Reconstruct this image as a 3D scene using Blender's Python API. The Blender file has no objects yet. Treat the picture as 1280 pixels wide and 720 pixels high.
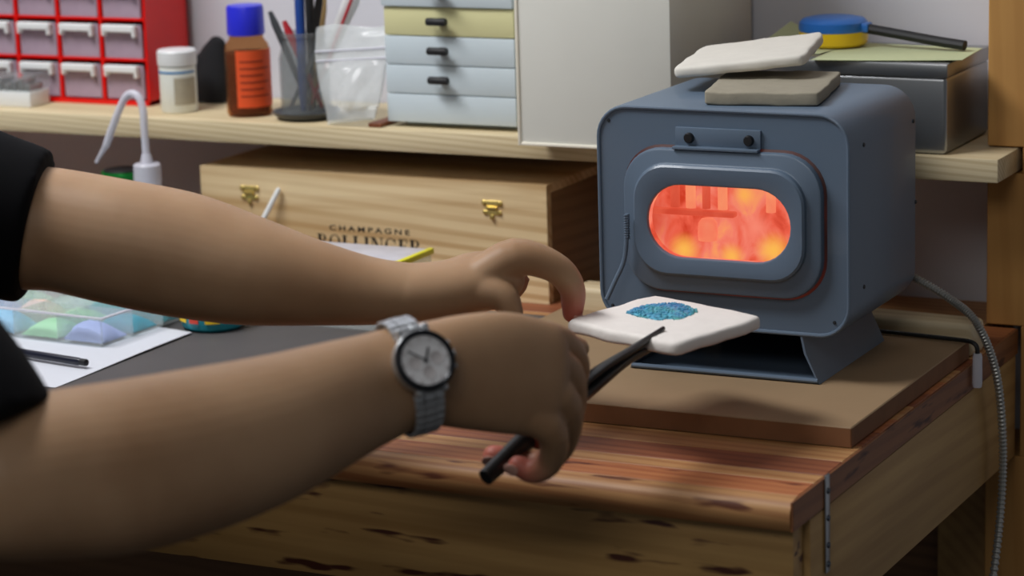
import bpy, bmesh, math, random
from mathutils import Vector, Matrix

SC = bpy.context.scene
COL = SC.collection
random.seed(7)

# ------------------------------------------------------------------ camera, world, lights, exposure
cam_d = bpy.data.cameras.new('camera'); cam = bpy.data.objects.new('camera', cam_d); COL.objects.link(cam)
SC.camera = cam
_r = Vector((0.89553, 0.44407, -0.02976)); _u = Vector((-0.06873, 0.20411, 0.97653)); _f = Vector((-0.43977, 0.87244, -0.21326))
_r.normalize(); _f = (_f - _r * _f.dot(_r)).normalized(); _u = _r.cross(_f)
M = Matrix((( _r.x, _u.x, -_f.x, 0.70554), (_r.y, _u.y, -_f.y, -1.92239), (_r.z, _u.z, -_f.z, 0.52789), (0, 0, 0, 1)))
cam.matrix_world = M
cam_d.sensor_width = 36.0; cam_d.lens = 36.0 * 3400.0 / 1280.0
cam_d.clip_start = 0.05
cam_d.dof.use_dof = True; cam_d.dof.focus_distance = 2.12; cam_d.dof.aperture_fstop = 6.3

w = bpy.data.worlds.new('world'); SC.world = w; w.use_nodes = True
w.node_tree.nodes['Background'].inputs[0].default_value = (0.95, 0.97, 1.0, 1)
w.node_tree.nodes['Background'].inputs[1].default_value = 0.09

def area(name, loc, target, size, power, color, sy=None):
    d = bpy.data.lights.new(name, 'AREA'); d.energy = power; d.color = color
    d.shape = 'RECTANGLE'; d.size = size; d.size_y = sy or size
    o = bpy.data.objects.new(name, d); COL.objects.link(o); o.location = loc
    o.rotation_euler = (Vector(target) - Vector(loc)).to_track_quat('-Z', 'Y').to_euler()
    return o
area('bench_lamp', (-0.95, -0.52, 1.45), (-0.52, 0.05, 0.0), 0.90, 28.0, (0.99, 0.99, 1.0), 0.35)
area('front_fill', (0.4, -2.7, 1.75), (-0.3, 0.0, 0.0), 1.2, 11.5, (1.0, 0.97, 0.93), 0.8)  # unseen fill light, added behind the camera to brighten front faces
SC.view_settings.view_transform = 'Standard'; SC.view_settings.look = 'None'
SC.view_settings.exposure = -0.1; SC.view_settings.gamma = 1.0; SC.view_settings.use_curve_mapping = False

# ------------------------------------------------------------------ materials
def lin(c):
    if isinstance(c, str):
        c = c.lstrip('#'); c = [int(c[i:i + 2], 16) / 255 for i in (0, 2, 4)]
    return tuple((x / 12.92 if x <= 0.04045 else ((x + 0.055) / 1.055) ** 2.4) for x in c) + (1,)
MATS = {}
def newmat(name):
    m = bpy.data.materials.new(name); m.use_nodes = True; MATS[name] = m
    nt = m.node_tree; return m, nt, nt.nodes['Principled BSDF']
def coords(nt, scale=(1, 1, 1), rot=(0, 0, 0), loc=(0, 0, 0)):
    t = nt.nodes.new('ShaderNodeTexCoord'); mp = nt.nodes.new('ShaderNodeMapping')
    mp.inputs['Scale'].default_value = scale; mp.inputs['Rotation'].default_value = rot; mp.inputs['Location'].default_value = loc
    nt.links.new(t.outputs['Object'], mp.inputs['Vector']); return mp.outputs['Vector']
def noise(nt, vec, scale, detail=4, dist=0.0):
    n = nt.nodes.new('ShaderNodeTexNoise'); n.inputs['Scale'].default_value = scale; n.inputs['Detail'].default_value = detail
    n.inputs['Distortion'].default_value = dist; nt.links.new(vec, n.inputs['Vector']); return n.outputs['Fac']
def ramp(nt, fac, stops):
    r = nt.nodes.new('ShaderNodeValToRGB'); e = r.color_ramp.elements
    while len(e) < len(stops): e.new(0.5)
    for el, (p, c) in zip(e, stops): el.position = p; el.color = lin(c)
    nt.links.new(fac, r.inputs['Fac']); return r.outputs['Color']
def mix(nt, fac, a, b, mode='MIX'):
    n = nt.nodes.new('ShaderNodeMix'); n.data_type = 'RGBA'; n.blend_type = mode
    for s, v in ((n.inputs[0], fac), (n.inputs[6], a), (n.inputs[7], b)):
        if hasattr(v, 'is_linked'): nt.links.new(v, s)
        else: s.default_value = v
    return n.outputs[2]
def bump(nt, p, h, strength=0.2, dist=0.002):
    b = nt.nodes.new('ShaderNodeBump'); b.inputs['Strength'].default_value = strength; b.inputs['Distance'].default_value = dist
    nt.links.new(h, b.inputs['Height']); nt.links.new(b.outputs['Normal'], p.inputs['Normal'])
def plain(name, c, rough=0.5, metal=0.0, var=0.12, scale=40, bmp=0.0, coat=0.0, spec=0.5):
    m, nt, p = newmat(name)
    v = coords(nt); f = noise(nt, v, scale, 5)
    base = lin(c); dk = tuple(x * (1 - var) for x in base[:3]) + (1,); lt = tuple(min(1, x * (1 + var)) for x in base[:3]) + (1,)
    nt.links.new(mix(nt, f, dk, lt), p.inputs['Base Color'])
    p.inputs['Roughness'].default_value = rough; p.inputs['Metallic'].default_value = metal
    p.inputs['Coat Weight'].default_value = coat; p.inputs['Specular IOR Level'].default_value = spec
    if bmp: bump(nt, p, f, bmp, 0.001)
    return m
def wood(name, dark, light, axis='X', k=1.0, rough=0.55, rings=7.0, knots=None, dens=1.0):
    """long grain: stretched noise plus bent growth-ring bands; knots = colour of short dark streaks"""
    m, nt, p = newmat(name)
    st = {'X': (1.2, 18, 18), 'Y': (18, 1.2, 18), 'Z': (18, 18, 1.2)}[axis]
    v = coords(nt, tuple(s * k for s in st))
    f1 = noise(nt, v, 3.0, 6, 0.4)
    wv = nt.nodes.new('ShaderNodeTexWave'); wv.wave_type = 'BANDS'; wv.bands_direction = 'DIAGONAL'
    q = rings * 8.0; sw = {'X': (0.05 * q, q, q), 'Y': (q, 0.05 * q, q), 'Z': (q, q, 0.05 * q)}[axis]
    wv.inputs['Scale'].default_value = 1.0; wv.inputs['Distortion'].default_value = 11.0
    wv.inputs['Detail'].default_value = 2; wv.inputs['Detail Scale'].default_value = 0.13; wv.inputs['Detail Roughness'].default_value = 0.4
    nt.links.new(coords(nt, sw), wv.inputs['Vector'])
    base = ramp(nt, f1, ((0.3, dark), (0.7, light)))
    ring = ramp(nt, wv.outputs['Fac'], ((0.45, light), (0.85, dark)))
    mr = nt.nodes.new('ShaderNodeMapRange'); mr.inputs[1].default_value = 0.35; mr.inputs[2].default_value = 0.65; mr.inputs[3].default_value = 0.12 * dens; mr.inputs[4].default_value = 0.62 * dens
    nt.links.new(noise(nt, coords(nt, tuple(0.25 * s for s in st)), 2.0, 2), mr.inputs[0])
    c = mix(nt, mr.outputs[0], base, ring)
    if knots:
        ks = {'X': (16, 90, 90), 'Y': (90, 16, 90), 'Z': (90, 90, 16)}[axis]
        kn = noise(nt, coords(nt, ks, loc=(3.1, 1.7, 0.4)), 1.0, 2)
        kf = nt.nodes.new('ShaderNodeMapRange'); kf.inputs[1].default_value = 0.60; kf.inputs[2].default_value = 0.68
        nt.links.new(kn, kf.inputs[0]); c = mix(nt, kf.outputs[0], c, lin(knots))
    nt.links.new(c, p.inputs['Base Color']); p.inputs['Roughness'].default_value = rough
    bump(nt, p, f1, 0.15, 0.0006)
    return m
def clear(name, tint, opacity=0.25, rough=0.15, body=None):
    """clear or hazy plastic / glass sheet: a share of the light passes, the rest is scattered or mirrored"""
    m, nt, p = newmat(name)
    p.inputs['Base Color'].default_value = lin(body or tint); p.inputs['Roughness'].default_value = rough
    p.inputs['IOR'].default_value = 1.46
    tr = nt.nodes.new('ShaderNodeBsdfTransparent'); tr.inputs[0].default_value = lin(tint)
    v = coords(nt); f = noise(nt, v, 35, 3)
    mr = nt.nodes.new('ShaderNodeMapRange'); mr.inputs[3].default_value = opacity * 0.75; mr.inputs[4].default_value = min(1, opacity * 1.25)
    nt.links.new(f, mr.inputs[0])
    ms = nt.nodes.new('ShaderNodeMixShader')
    nt.links.new(mr.outputs[0], ms.inputs[0]); nt.links.new(tr.outputs[0], ms.inputs[1]); nt.links.new(p.outputs[0], ms.inputs[2])
    nt.links.new(ms.outputs[0], nt.nodes['Material Output'].inputs['Surface'])
    return m

plain('plaster', '#cdced6', 0.9, var=0.05, scale=6, bmp=0.1)
plain('floor', '#3a3837', 0.8, var=0.2, scale=8)
wood('shelf_pine', '#b7a27a', '#e0d0ac', 'X', rings=14)
wood('box_pine', '#ba9462', '#ead2a6', 'X', k=0.8, rings=7)
wood('box_pine_shaded', '#7a5a38', '#93714b', 'Y', k=1.2)  # crate side boards: pine darkened in colour to stand for their shade
wood('apron_pine', '#9a7440', '#bd965c', 'X', k=0.9, knots='#4a2110', rings=5, dens=0.55)
wood('side_pine', '#9f7a46', '#c09b62', 'Y', k=0.9, rings=5, dens=0.6)
wood('post_pine', '#b07e42', '#c99755', 'Z', k=0.6, rings=4, dens=0.7)
wood('stave_tan', '#a06c40', '#bf915e', 'X')
wood('stave_red', '#783f26', '#965a38', 'X')
wood('stave_orange', '#96522e', '#b97748', 'X', knots='#5a2416')
wood('stave_nose', '#8a5630', '#b98a58', 'X', knots='#5f3018')
wood('end_red', '#6e4026', '#95613a', 'Y', knots='#4a2413')
wood('rail_wood', '#b9a27c', '#d8c8a6', 'X')
wood('stool_wood', '#6b4a2c', '#8a6440', 'X')
plain('fibreboard', '#93795a', 0.75, var=0.08, scale=25, bmp=0.15)
plain('fibreboard_edge', '#7f5535', 0.8, var=0.2, scale=60, bmp=0.2)
plain('slate_mat', '#4e4b4b', 0.6, var=0.18, scale=14)
plain('kiln_paint', '#5c6d80', 0.42, var=0.07, scale=5, bmp=0.02, coat=0.15)
plain('kiln_dark', '#23282e', 0.6, var=0.2)
plain('bolt_steel', '#4a5058', 0.4, 0.8)
plain('black_bolt', '#101216', 0.5)
plain('steel', '#a9adb0', 0.3, 1.0, var=0.06)
plain('tin_steel', '#a4a7aa', 0.32, 0.9, var=0.08, scale=8)
plain('tool_steel', '#3c3c3c', 0.42, 0.85, var=0.25, scale=90)
plain('conduit_steel', '#a8a8a4', 0.4, 0.7, var=0.1)
plain('brass', '#d8c074', 0.28, 0.85, var=0.15)
plain('fibre_white', '#e6e0da', 0.95, var=0.05, scale=120, bmp=0.5)
plain('fibre_grey', '#97907f', 0.95, var=0.08, scale=120, bmp=0.5)
plain('fibre_worn', '#d6d2c9', 0.95, var=0.06, scale=90, bmp=0.5)
plain('white_board', '#dcdcd4', 0.7, var=0.03, scale=30, bmp=0.05)
plain('white_board_edge', '#ece6d6', 0.7, var=0.03)
plain('drawer_white', '#c6d2d8', 0.4, var=0.03)
plain('drawer_yellow', '#d3cf9e', 0.45, var=0.08, scale=12)
plain('black_plastic', '#141518', 0.6, var=0.1)
plain('grey_plastic', '#3a3d40', 0.4, var=0.1)
plain('red_plastic', '#e20a02', 0.35, var=0.06)
plain('white_plastic', '#e4e6e6', 0.35, var=0.03)
plain('cream_plastic', '#e8ebe4', 0.4, var=0.03)
plain('blue_stripe', '#2f7ab0', 0.5)
plain('faded_print', '#a8a08c', 0.6, var=0.2, scale=90)
plain('blue_cap', '#2a2fd0', 0.35, var=0.05)
plain('orange_label', '#e2521e', 0.6, var=0.08, scale=50)
plain('label_print', '#8a2c12', 0.6)
plain('black_cloth', '#101014', 0.95, var=0.2, scale=60)
plain('shirt_cloth', '#0b0b0e', 0.95, var=0.15, scale=80, bmp=0.1, spec=0.15)
plain('trousers_cloth', '#1c1c22', 0.95, var=0.15, scale=80)
plain('hair', '#1c130d', 0.6, var=0.3, scale=70)
plain('green_metal', '#1d8a3a', 0.25, 0.5)
plain('paper_white', '#cfd2da', 0.8, var=0.03)
plain('paper_green', '#c3cba0', 0.8, var=0.05, scale=20)
plain('case_blue', '#2a6fc4', 0.3, var=0.05)
plain('case_yellow', '#f0c818', 0.3, var=0.05)
plain('yellow_trim', '#e8e02a', 0.4)
plain('teal_paint', '#1f8fa0', 0.35, var=0.1)
plain('red_paint', '#d8402a', 0.4)
plain('yellow_paint', '#f2cc28', 0.4)
plain('ink', '#1e1712', 0.7)
plain('pen_navy', '#15182a', 0.35)
plain('tool_blue', '#1b3f86', 0.35)
plain('tool_red', '#b0202c', 0.35)
plain('tool_wood', '#a98b58', 0.6)
plain('watch_steel', '#cfd2d5', 0.34, 0.85, var=0.05)
plain('watch_bezel', '#1d1f24', 0.3, 0.4)
plain('watch_dial', '#e6e6e8', 0.3, 0.1, var=0.04)
plain('dial_grey', '#c9c4c4', 0.4, 0.2)
plain('nail', '#c99a8a', 0.35, var=0.05)
clear('clear_plastic', '#fafcfc', 0.12, 0.10)
clear('drawer_plastic', '#efe6ee', 0.50, 0.3, '#d2bccc')
clear('tray_edge', '#fafcfc', 0.26, 0.10, '#f2f6f8')
clear('hazy_plastic', '#f6f6fa', 0.7, 0.3, '#e4e4ee')
clear('bag_plastic', '#f2f4f4', 0.30, 0.14, '#f0f3f3')
clear('jar_glass', '#e6e8e8', 0.16, 0.04, '#b0b2b2')
clear('amber_glass', '#e6c4a0', 0.16, 0.05, '#9a7050')
clear('amber_liquid', '#b8602c', 0.45, 0.2, '#8a4420')
for nm, c in (('powder_blue', '#93c8ea'), ('powder_green', '#a6deb0'), ('powder_lavender', '#a9b8ea'), ('powder_pink', '#ecc8b6'),
              ('powder_lime', '#b2e6a2'), ('powder_teal', '#2f9cb4'), ('powder_deepteal', '#2b7f88'), ('powder_white', '#d8e4ea')):
    plain(nm, c, 0.8, var=0.1, scale=300, bmp=0.4)

def skin_mat():
    m, nt, p = newmat('skin')
    v = coords(nt); f = noise(nt, v, 14, 4); g = noise(nt, v, 160, 3)
    c = ramp(nt, f, ((0.3, '#9c795a'), (0.7, '#b08e6e')))
    nt.links.new(c, p.inputs['Base Color']); p.inputs['Roughness'].default_value = 0.5
    p.inputs['Subsurface Weight'].default_value = 0.12; p.inputs['Subsurface Radius'].default_value = (0.008, 0.003, 0.0015)
    p.inputs['Subsurface Scale'].default_value = 1.0; p.inputs['Specular IOR Level'].default_value = 0.3
    bump(nt, p, g, 0.08, 0.0006)
skin_mat()
plain('fingertip', '#b0786a', 0.5, var=0.08)

def frit_mat():
    m, nt, p = newmat('frit')
    v = coords(nt, (1, 1, 1)); f = noise(nt, v, 45, 3); g = noise(nt, v, 380, 2)
    c = ramp(nt, f, ((0.35, '#4a94c8'), (0.5, '#58b0c6'), (0.65, '#62b8a4')))
    d = ramp(nt, g, ((0.35, '#4f7f9c'), (0.6, '#ffffff')))
    nt.links.new(mix(nt, 0.6, c, d, 'MULTIPLY'), p.inputs['Base Color']); p.inputs['Roughness'].default_value = 0.45
frit_mat()

def glow_mat(name, strength, stops, scale, stretch, spots=()):
    m, nt, p = newmat(name)
    v = coords(nt, stretch); f = noise(nt, v, scale, 4, 0.5)
    c = ramp(nt, f, stops)
    p.inputs['Base Color'].default_value = (0.02, 0.01, 0.01, 1)
    for at3, rad, col in spots:                       # hotter and cooler places of the glowing brick
        g = nt.nodes.new('ShaderNodeVectorMath'); g.operation = 'DISTANCE'; g.inputs[1].default_value = at3
        nt.links.new(coords(nt), g.inputs[0])
        r = nt.nodes.new('ShaderNodeMapRange'); r.interpolation_type = 'SMOOTHSTEP'; r.inputs[1].default_value = 0.0; r.inputs[2].default_value = rad; r.inputs[3].default_value = 0.9; r.inputs[4].default_value = 0.0
        nt.links.new(g.outputs['Value'], r.inputs[0]); c = mix(nt, r.outputs[0], c, lin(col))
    nt.links.new(c, p.inputs['Emission Color']); p.inputs['Emission Strength'].default_value = strength
GL = ((0.30, '#cc3a22'), (0.44, '#ec6048'), (0.58, '#f5806a'), (0.74, '#fca060'))
KO = (-0.08, 0.078, 0.0)
HOT = [(tuple(a - b for a, b in zip(p, KO)), r, c) for p, r, c in (((-0.137, 0.06, 0.086), 0.017, '#ffc050'), ((-0.096, 0.06, 0.083), 0.014, '#ffbc50'), ((-0.060, 0.06, 0.090), 0.019, '#ffc24e'), ((-0.084, 0.06, 0.134), 0.013, '#ffb454'), ((-0.075, 0.06, 0.108), 0.016, '#fb8c74'), ((-0.168, 0.055, 0.110), 0.030, '#cc3c22'), ((-0.166, 0.03, 0.135), 0.035, '#e0543c'))]
glow_mat('hot_brick', 1.0, GL, 55, (1.0, 0.6, 0.7), HOT)
glow_mat('hot_wire', 1.0, ((0.3, '#f4765a'), (0.7, '#fb9468')), 40, (1, 1, 1))
glow_mat('hot_wire_bright', 1.0, ((0.3, '#fa9a5c'), (0.7, '#ffb862')), 40, (1, 1, 1))
glow_mat('hot_dark', 1.0, ((0.3, '#cf4630'), (0.7, '#e05c42')), 40, (1, 1, 1))
glow_mat('gap_glow', 1.0, ((0.35, '#0c0302'), (0.65, '#42100a')), 12, (1, 1, 1))  # painted light leak around the kiln door

# ------------------------------------------------------------------ mesh helpers (everything in world metres)
def wl(o):
    v = Vector((0, 0, 0))
    while o is not None: v = v + o.location; o = o.parent
    return v
def mk(name, bm, mat, parent=None, smooth=True, ang=0.6):
    bmesh.ops.recalc_face_normals(bm, faces=bm.faces[:])
    if smooth:
        for f in bm.faces: f.smooth = True
        for e in bm.edges:
            if len(e.link_faces) == 2 and e.calc_face_angle(0) > ang: e.smooth = False
    if parent is not None: bmesh.ops.translate(bm, verts=bm.verts[:], vec=-wl(parent))
    me = bpy.data.meshes.new(name); bm.to_mesh(me); bm.free()
    for mm in (mat if isinstance(mat, (list, tuple)) else [mat]): me.materials.append(MATS[mm])
    o = bpy.data.objects.new(name, me); COL.objects.link(o)
    if parent is not None: o.parent = parent
    return o
def tag(o, label, cat, group=None, kind=None):
    if label: o['label'] = label
    if cat: o['category'] = cat
    if group: o['group'] = group
    if kind: o['kind'] = kind
    return o
def thing(name, label, cat, loc, group=None):
    o = bpy.data.objects.new(name, None); COL.objects.link(o); o.location = loc; o.empty_display_size = 0.02
    return tag(o, label, cat, group)
def NB(): return bmesh.new()
def box(bm, x0, x1, y0, y1, z0, z1, bev=0.0, seg=2, mtx=None):
    t = bmesh.new(); r = bmesh.ops.create_cube(t, size=1.0)
    for v in t.verts:
        v.co = Vector((x0 + (x1 - x0) * (v.co.x + .5), y0 + (y1 - y0) * (v.co.y + .5), z0 + (z1 - z0) * (v.co.z + .5)))
    if bev: bmesh.ops.bevel(t, geom=t.edges[:], offset=bev, segments=seg, profile=0.5, affect='EDGES')
    return merge(bm, t, mtx)
def merge(bm, t, mtx=None):
    if mtx is not None: bmesh.ops.transform(t, matrix=mtx, verts=t.verts[:])
    vm = {v: bm.verts.new(v.co) for v in t.verts}
    for f in t.faces:
        nf = bm.faces.new([vm[v] for v in f.verts]); nf.material_index = f.material_index
    t.free(); return bm
def loft(bm, rings, close=True, cap0=False, cap1=False, mi=0):
    vr = [[bm.verts.new(p) for p in r] for r in rings]
    n = len(vr[0])
    for a, b in zip(vr, vr[1:]):
        for i in range(n if close else n - 1):
            f = bm.faces.new((a[i], a[(i + 1) % n], b[(i + 1) % n], b[i])); f.material_index = mi
    if cap0: bm.faces.new(vr[0][::-1])
    if cap1: bm.faces.new(vr[-1])
    return bm
def lathe(bm, prof, c=(0, 0, 0), n=28, mtx=None):
    """prof = [(radius, height)...] about a vertical axis; closed at both ends"""
    t = bmesh.new(); rings = []
    for r, h in prof:
        rings.append([Vector((c[0] + r * math.cos(2 * math.pi * i / n), c[1] + r * math.sin(2 * math.pi * i / n), c[2] + h)) for i in range(n)])
    loft(t, rings, True, prof[0][0] > 0, prof[-1][0] > 0)
    bmesh.ops.remove_doubles(t, verts=t.verts[:], dist=1e-7)
    return merge(bm, t, mtx)
def frames(pts):
    pts = [Vector(p) for p in pts]; T = []
    for i in range(len(pts)):
        T.append((pts[min(i + 1, len(pts) - 1)] - pts[max(i - 1, 0)]).normalized())
    n = T[0].orthogonal().normalized(); out = []
    for p, t in zip(pts, T):
        n = (n - t * n.dot(t)).normalized(); out.append((p, t, n, t.cross(n)))
    return out
def tube(bm, pts, r, n=10, cap=True):
    fr = frames(pts); rr = r if isinstance(r, (list, tuple)) else [r] * len(fr)
    rings = [[p + (a * math.cos(2 * math.pi * i / n) + b * math.sin(2 * math.pi * i / n)) * q for i in range(n)] for (p, t, a, b), q in zip(fr, rr)]
    return loft(bm, rings, True, cap, cap)
def spline(pts, k=8):
    P = [Vector(p) for p in pts]; P = [P[0] * 2 - P[1]] + P + [P[-1] * 2 - P[-2]]; out = []
    for i in range(1, len(P) - 2):
        a, b, c, d = P[i - 1:i + 3]
        for s in range(k):
            t = s / k
            out.append(0.5 * ((2 * b) + (c - a) * t + (2 * a - 5 * b + 4 * c - d) * t * t + (3 * b - a - 3 * c + d) * t ** 3))
    out.append(P[-2]); return out
def rrect(x0, x1, z0, z1, r, y, k=9):
    """rounded rectangle contour in a plane y = const"""
    out = []
    for cx, cz, a0 in ((x1 - r, z1 - r, 0), (x0 + r, z1 - r, 90), (x0 + r, z0 + r, 180), (x1 - r, z0 + r, 270)):
        for i in range(k):
            a = math.radians(a0 + 90 * i / (k - 1)); out.append(Vector((cx + r * math.cos(a), y, cz + r * math.sin(a))))
    return out
def plate(bm, poly, z0, z1, bev=0.0, mtx=None):
    """flat piece cut to a polygon in x,y"""
    t = bmesh.new()
    a = [t.verts.new((x, y, z0)) for x, y in poly]; b = [t.verts.new((x, y, z1)) for x, y in poly]
    t.faces.new(a[::-1]); t.faces.new(b); n = len(poly)
    for i in range(n): t.faces.new((a[i], a[(i + 1) % n], b[(i + 1) % n], b[i]))
    if bev: bmesh.ops.bevel(t, geom=t.edges[:], offset=bev, segments=2, profile=0.5, affect='EDGES')
    return merge(bm, t, mtx)
def rotz(deg, about):
    a = Vector(about); return Matrix.Translation(a) @ Matrix.Rotation(math.radians(deg), 4, 'Z') @ Matrix.Translation(-a)
def ball(bm, c, r, s=(1, 1, 1), n=14, mtx=None):
    t = bmesh.new(); bmesh.ops.create_uvsphere(t, u_segments=n, v_segments=max(6, n // 2), radius=1.0)
    for v in t.verts: v.co = Vector((c[0] + v.co.x * r * s[0], c[1] + v.co.y * r * s[1], c[2] + v.co.z * r * s[2]))
    return merge(bm, t, mtx)
def copy_of(o, parent, loc=(0, 0, 0)):
    c = o.copy(); COL.objects.link(c); c.parent = parent; c.location = loc; return c

# ------------------------------------------------------------------ the setting
bm = NB(); box(bm, -3.0, 2.2, 0.39, 0.45, -0.82, 2.2); tag(mk('wall_back', bm, 'plaster'), None, None, kind='structure')
bm = NB(); box(bm, -3.0, 2.2, -3.2, 0.45, -0.86, -0.82); tag(mk('floor', bm, 'floor'), None, None, kind='structure')

# ------------------------------------------------------------------ workbench
BZ = -0.016                                    # worktop height (the fibreboard on it tops out at z = 0)
bench = thing('workbench', 'wooden workbench of red and tan strips carrying the small kiln', 'workbench', (-0.6, 0.02, -0.82))
edges = [(-0.2335, -0.2015, 'stave_orange'), (-0.2010, -0.1805, 'stave_tan'), (-0.1800, -0.1435, 'stave_red'), (-0.1430, -0.1005, 'stave_tan'),
         (-0.1000, -0.0605, 'stave_red'), (-0.06, -0.0205, 'stave_orange'), (-0.02, 0.0195, 'stave_tan'), (0.02, 0.0595, 'stave_red'), (0.06, 0.0995, 'stave_orange'),
         (0.10, 0.1395, 'stave_tan'), (0.14, 0.1795, 'stave_red'), (0.18, 0.2195, 'stave_tan'), (0.22, 0.2595, 'stave_red'), (0.26, 0.297, 'stave_orange')]
for y0, y1, mt in edges:
    bm = NB(); box(bm, -1.4, 0.0695, y0, y1, -0.038, BZ, 0.0006, 1); mk('plank', bm, mt, bench)
bm = NB(); box(bm, -1.4, 0.041, 0.2975, 0.388, -0.038, BZ, 0.0006, 1); mk('plank', bm, 'stave_tan', bench)
bm = NB()                                       # front strip with a rounded nose
prof = [(-0.2340, BZ), (-0.2420, BZ - 0.0006), (-0.2465, BZ - 0.0028), (-0.2495, BZ - 0.0070), (-0.2500, BZ - 0.0130), (-0.2490, -0.0355), (-0.2470, -0.0380), (-0.2340, -0.0380)]
loft(bm, [[Vector((x, y, z)) for y, z in prof] for x in (-1.4, 0.0685, 0.0695)], True, True, True)
o = mk('nosing', bm, 'stave_nose', bench); o['label'] = 'rounded tan front strip of the worktop'
bm = NB(); box(bm, -1.4, 0.0665, -0.236, -0.216, -0.118, -0.0385, 0.001); mk('front_apron', bm, 'apron_pine', bench)
bm = NB(); box(bm, 0.0485, 0.0710, -0.214, 0.292, -0.128, -0.0385, 0.001); mk('side_panel', bm, 'side_pine', bench)
bm = NB(); box(bm, 0.0696, 0.0716, -0.2490, 0.2965, -0.0379, -0.0163, 0.0005, 1); mk('end_strip', bm, 'end_red', bench)
bm = NB(); box(bm, -1.35, -0.005, 0.352, 0.362, -0.70, -0.0385, 0.001); mk('back_panel', bm, 'stool_wood', bench)
for lx, ly in ((-1.36, -0.20), (-1.36, 0.33), (-0.012, 0.335)):
    bm = NB(); box(bm, lx, lx + 0.045, ly, ly + 0.045, -0.82, -0.0385, 0.002); mk('leg', bm, 'side_pine', bench)
bm = NB(); box(bm, 0.0717, 0.0732, -0.1880, -0.1795, -0.086, -0.014, 0.0006); br = mk('metal_strap', bm, 'steel', bench); br['label'] = 'narrow perforated steel strap on the bench side'
for z in (-0.026, -0.046, -0.066, -0.080):
    bm = NB(); lathe(bm, [(0.0, 0.0), (0.0024, 0.0), (0.0020, 0.0012), (0.0, 0.0016)], n=10, mtx=Matrix.Translation((0.0731, -0.1837, z)) @ Matrix.Rotation(math.radians(90), 4, 'Y')); mk('screw', bm, 'bolt_steel', br)
# rear rail between the crate and the post
bm = NB(); t = NB(); box(t, -0.312, 0.0655, 0.0, 0.031, BZ, 0.0125, 0.005, 3)
merge(bm, t, Matrix.Translation((0, 0.1865, 0)) @ rotz(-4.4, (0.0, 0, 0)))
mk('rear_rail', bm, 'rail_wood', bench)

# upright post, notched where the shelf and the worktop enter
bm = NB()
for x0, z0, z1 in ((0.043, 0.1412, 1.6), (0.0735, 0.1185, 0.1412), (0.043, -0.0140, 0.1185), (0.0735, -0.1300, -0.0140), (0.043, -0.82, -0.1300)):
    box(bm, x0, 0.125, 0.2975, 0.385, z0, z1, 0.0008, 1)
mk_post = mk('wooden_post', bm, 'post_pine'); tag(mk_post, 'orange-brown wooden upright post notched for shelf and bench', 'post')
bm = NB(); box(bm, -1.9, 0.0695, 0.239, 0.388, 0.1200, 0.1400, 0.0012)
tag(mk('wall_shelf', bm, 'shelf_pine'), 'long pale pine shelf board above the bench', 'shelf')
ST = 0.1402                                     # resting height on the shelf

# ------------------------------------------------------------------ fibreboard under the kiln
bm = NB(); box(bm, -0.305, 0.0645, -0.110, 0.178, -0.0155, 0.0, 0.0008, 1)
for f in bm.faces:
    f.normal_update()
    if abs(f.normal.z) < 0.5: f.material_index = 1
tag(mk('fibreboard_sheet', bm, ['fibreboard', 'fibreboard_edge']), 'brown fibreboard sheet lying under the kiln', 'board')

# slate grey mat on the left of the worktop
bm = NB(); box(bm, -1.35, -0.3085, -0.192, 0.205, -0.0159, -0.0150, 0.0003, 1)
tag(mk('bench_mat', bm, 'slate_mat'), 'dark grey mat covering the left of the worktop', 'mat')
MZ = -0.0149

# ------------------------------------------------------------------ kiln
kiln = thing('enamel_kiln', 'small blue-grey electric kiln with glowing oval window', 'kiln', (-0.08, 0.078, 0.0))
X0, X1, Z0, Z1, RC = -0.185, 0.0255, 0.037, 0.2118, 0.026
def ko(i, y): return rrect(X0 + i, X1 - i, Z0 + i, Z1 - i, RC - i, y)
bm = NB(); loft(bm, [ko(0.004, 0.158), ko(0.0012, 0.1575), ko(0, 0.156), ko(0, 0.0010), ko(0.0006, -0.0006), ko(0.0016, -0.0010), ko(0.0028, -0.0006), ko(0.0034, 0.0010)], True, True)
body = mk('shell', bm, 'kiln_paint', kiln)
wx0, wx1, wz0, wz1 = -0.1372, -0.0190, 0.0955, 0.1527
def wn(i, y): return rrect(wx0 - i, wx1 + i, wz0 - i, wz1 + i, (wz1 - wz0) / 2 + i - 0.0004, y)
bm = NB(); loft(bm, [ko(0.0034, 0.0010), wn(0.003, 0.0012)]); mk('front_panel', bm, 'kiln_paint', kiln)
def dn(i, y): return rrect(-0.1600 + i, 0.0045 - i, 0.0670 + i, 0.1800 - i, 0.032 - i * 0.8, y)
def di(i, y): return rrect(-0.1500 + i, -0.0070 - i, 0.0805 + i, 0.1685 - i, 0.028 - i * 0.8, y)
bm = NB(); loft(bm, [dn(0.0, 0.0004), dn(0, -0.0045), dn(0.0006, -0.0060), dn(0.0020, -0.0068), di(-0.0012, -0.0068), di(0, -0.0076), di(0.0006, -0.0108), di(0.0022, -0.0122),
                     wn(0.0018, -0.0122), wn(0.0006, -0.0116), wn(0, -0.0104), wn(0, -0.0090)])
door = mk('door', bm, 'kiln_paint', kiln)
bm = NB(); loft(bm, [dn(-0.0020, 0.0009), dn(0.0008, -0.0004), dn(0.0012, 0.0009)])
s = mk('door_gap_glow', bm, 'gap_glow', kiln); s['label'] = 'dull red glow in the gap around the door'  # added ring; its own emission stands for light leaking past the door
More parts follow.
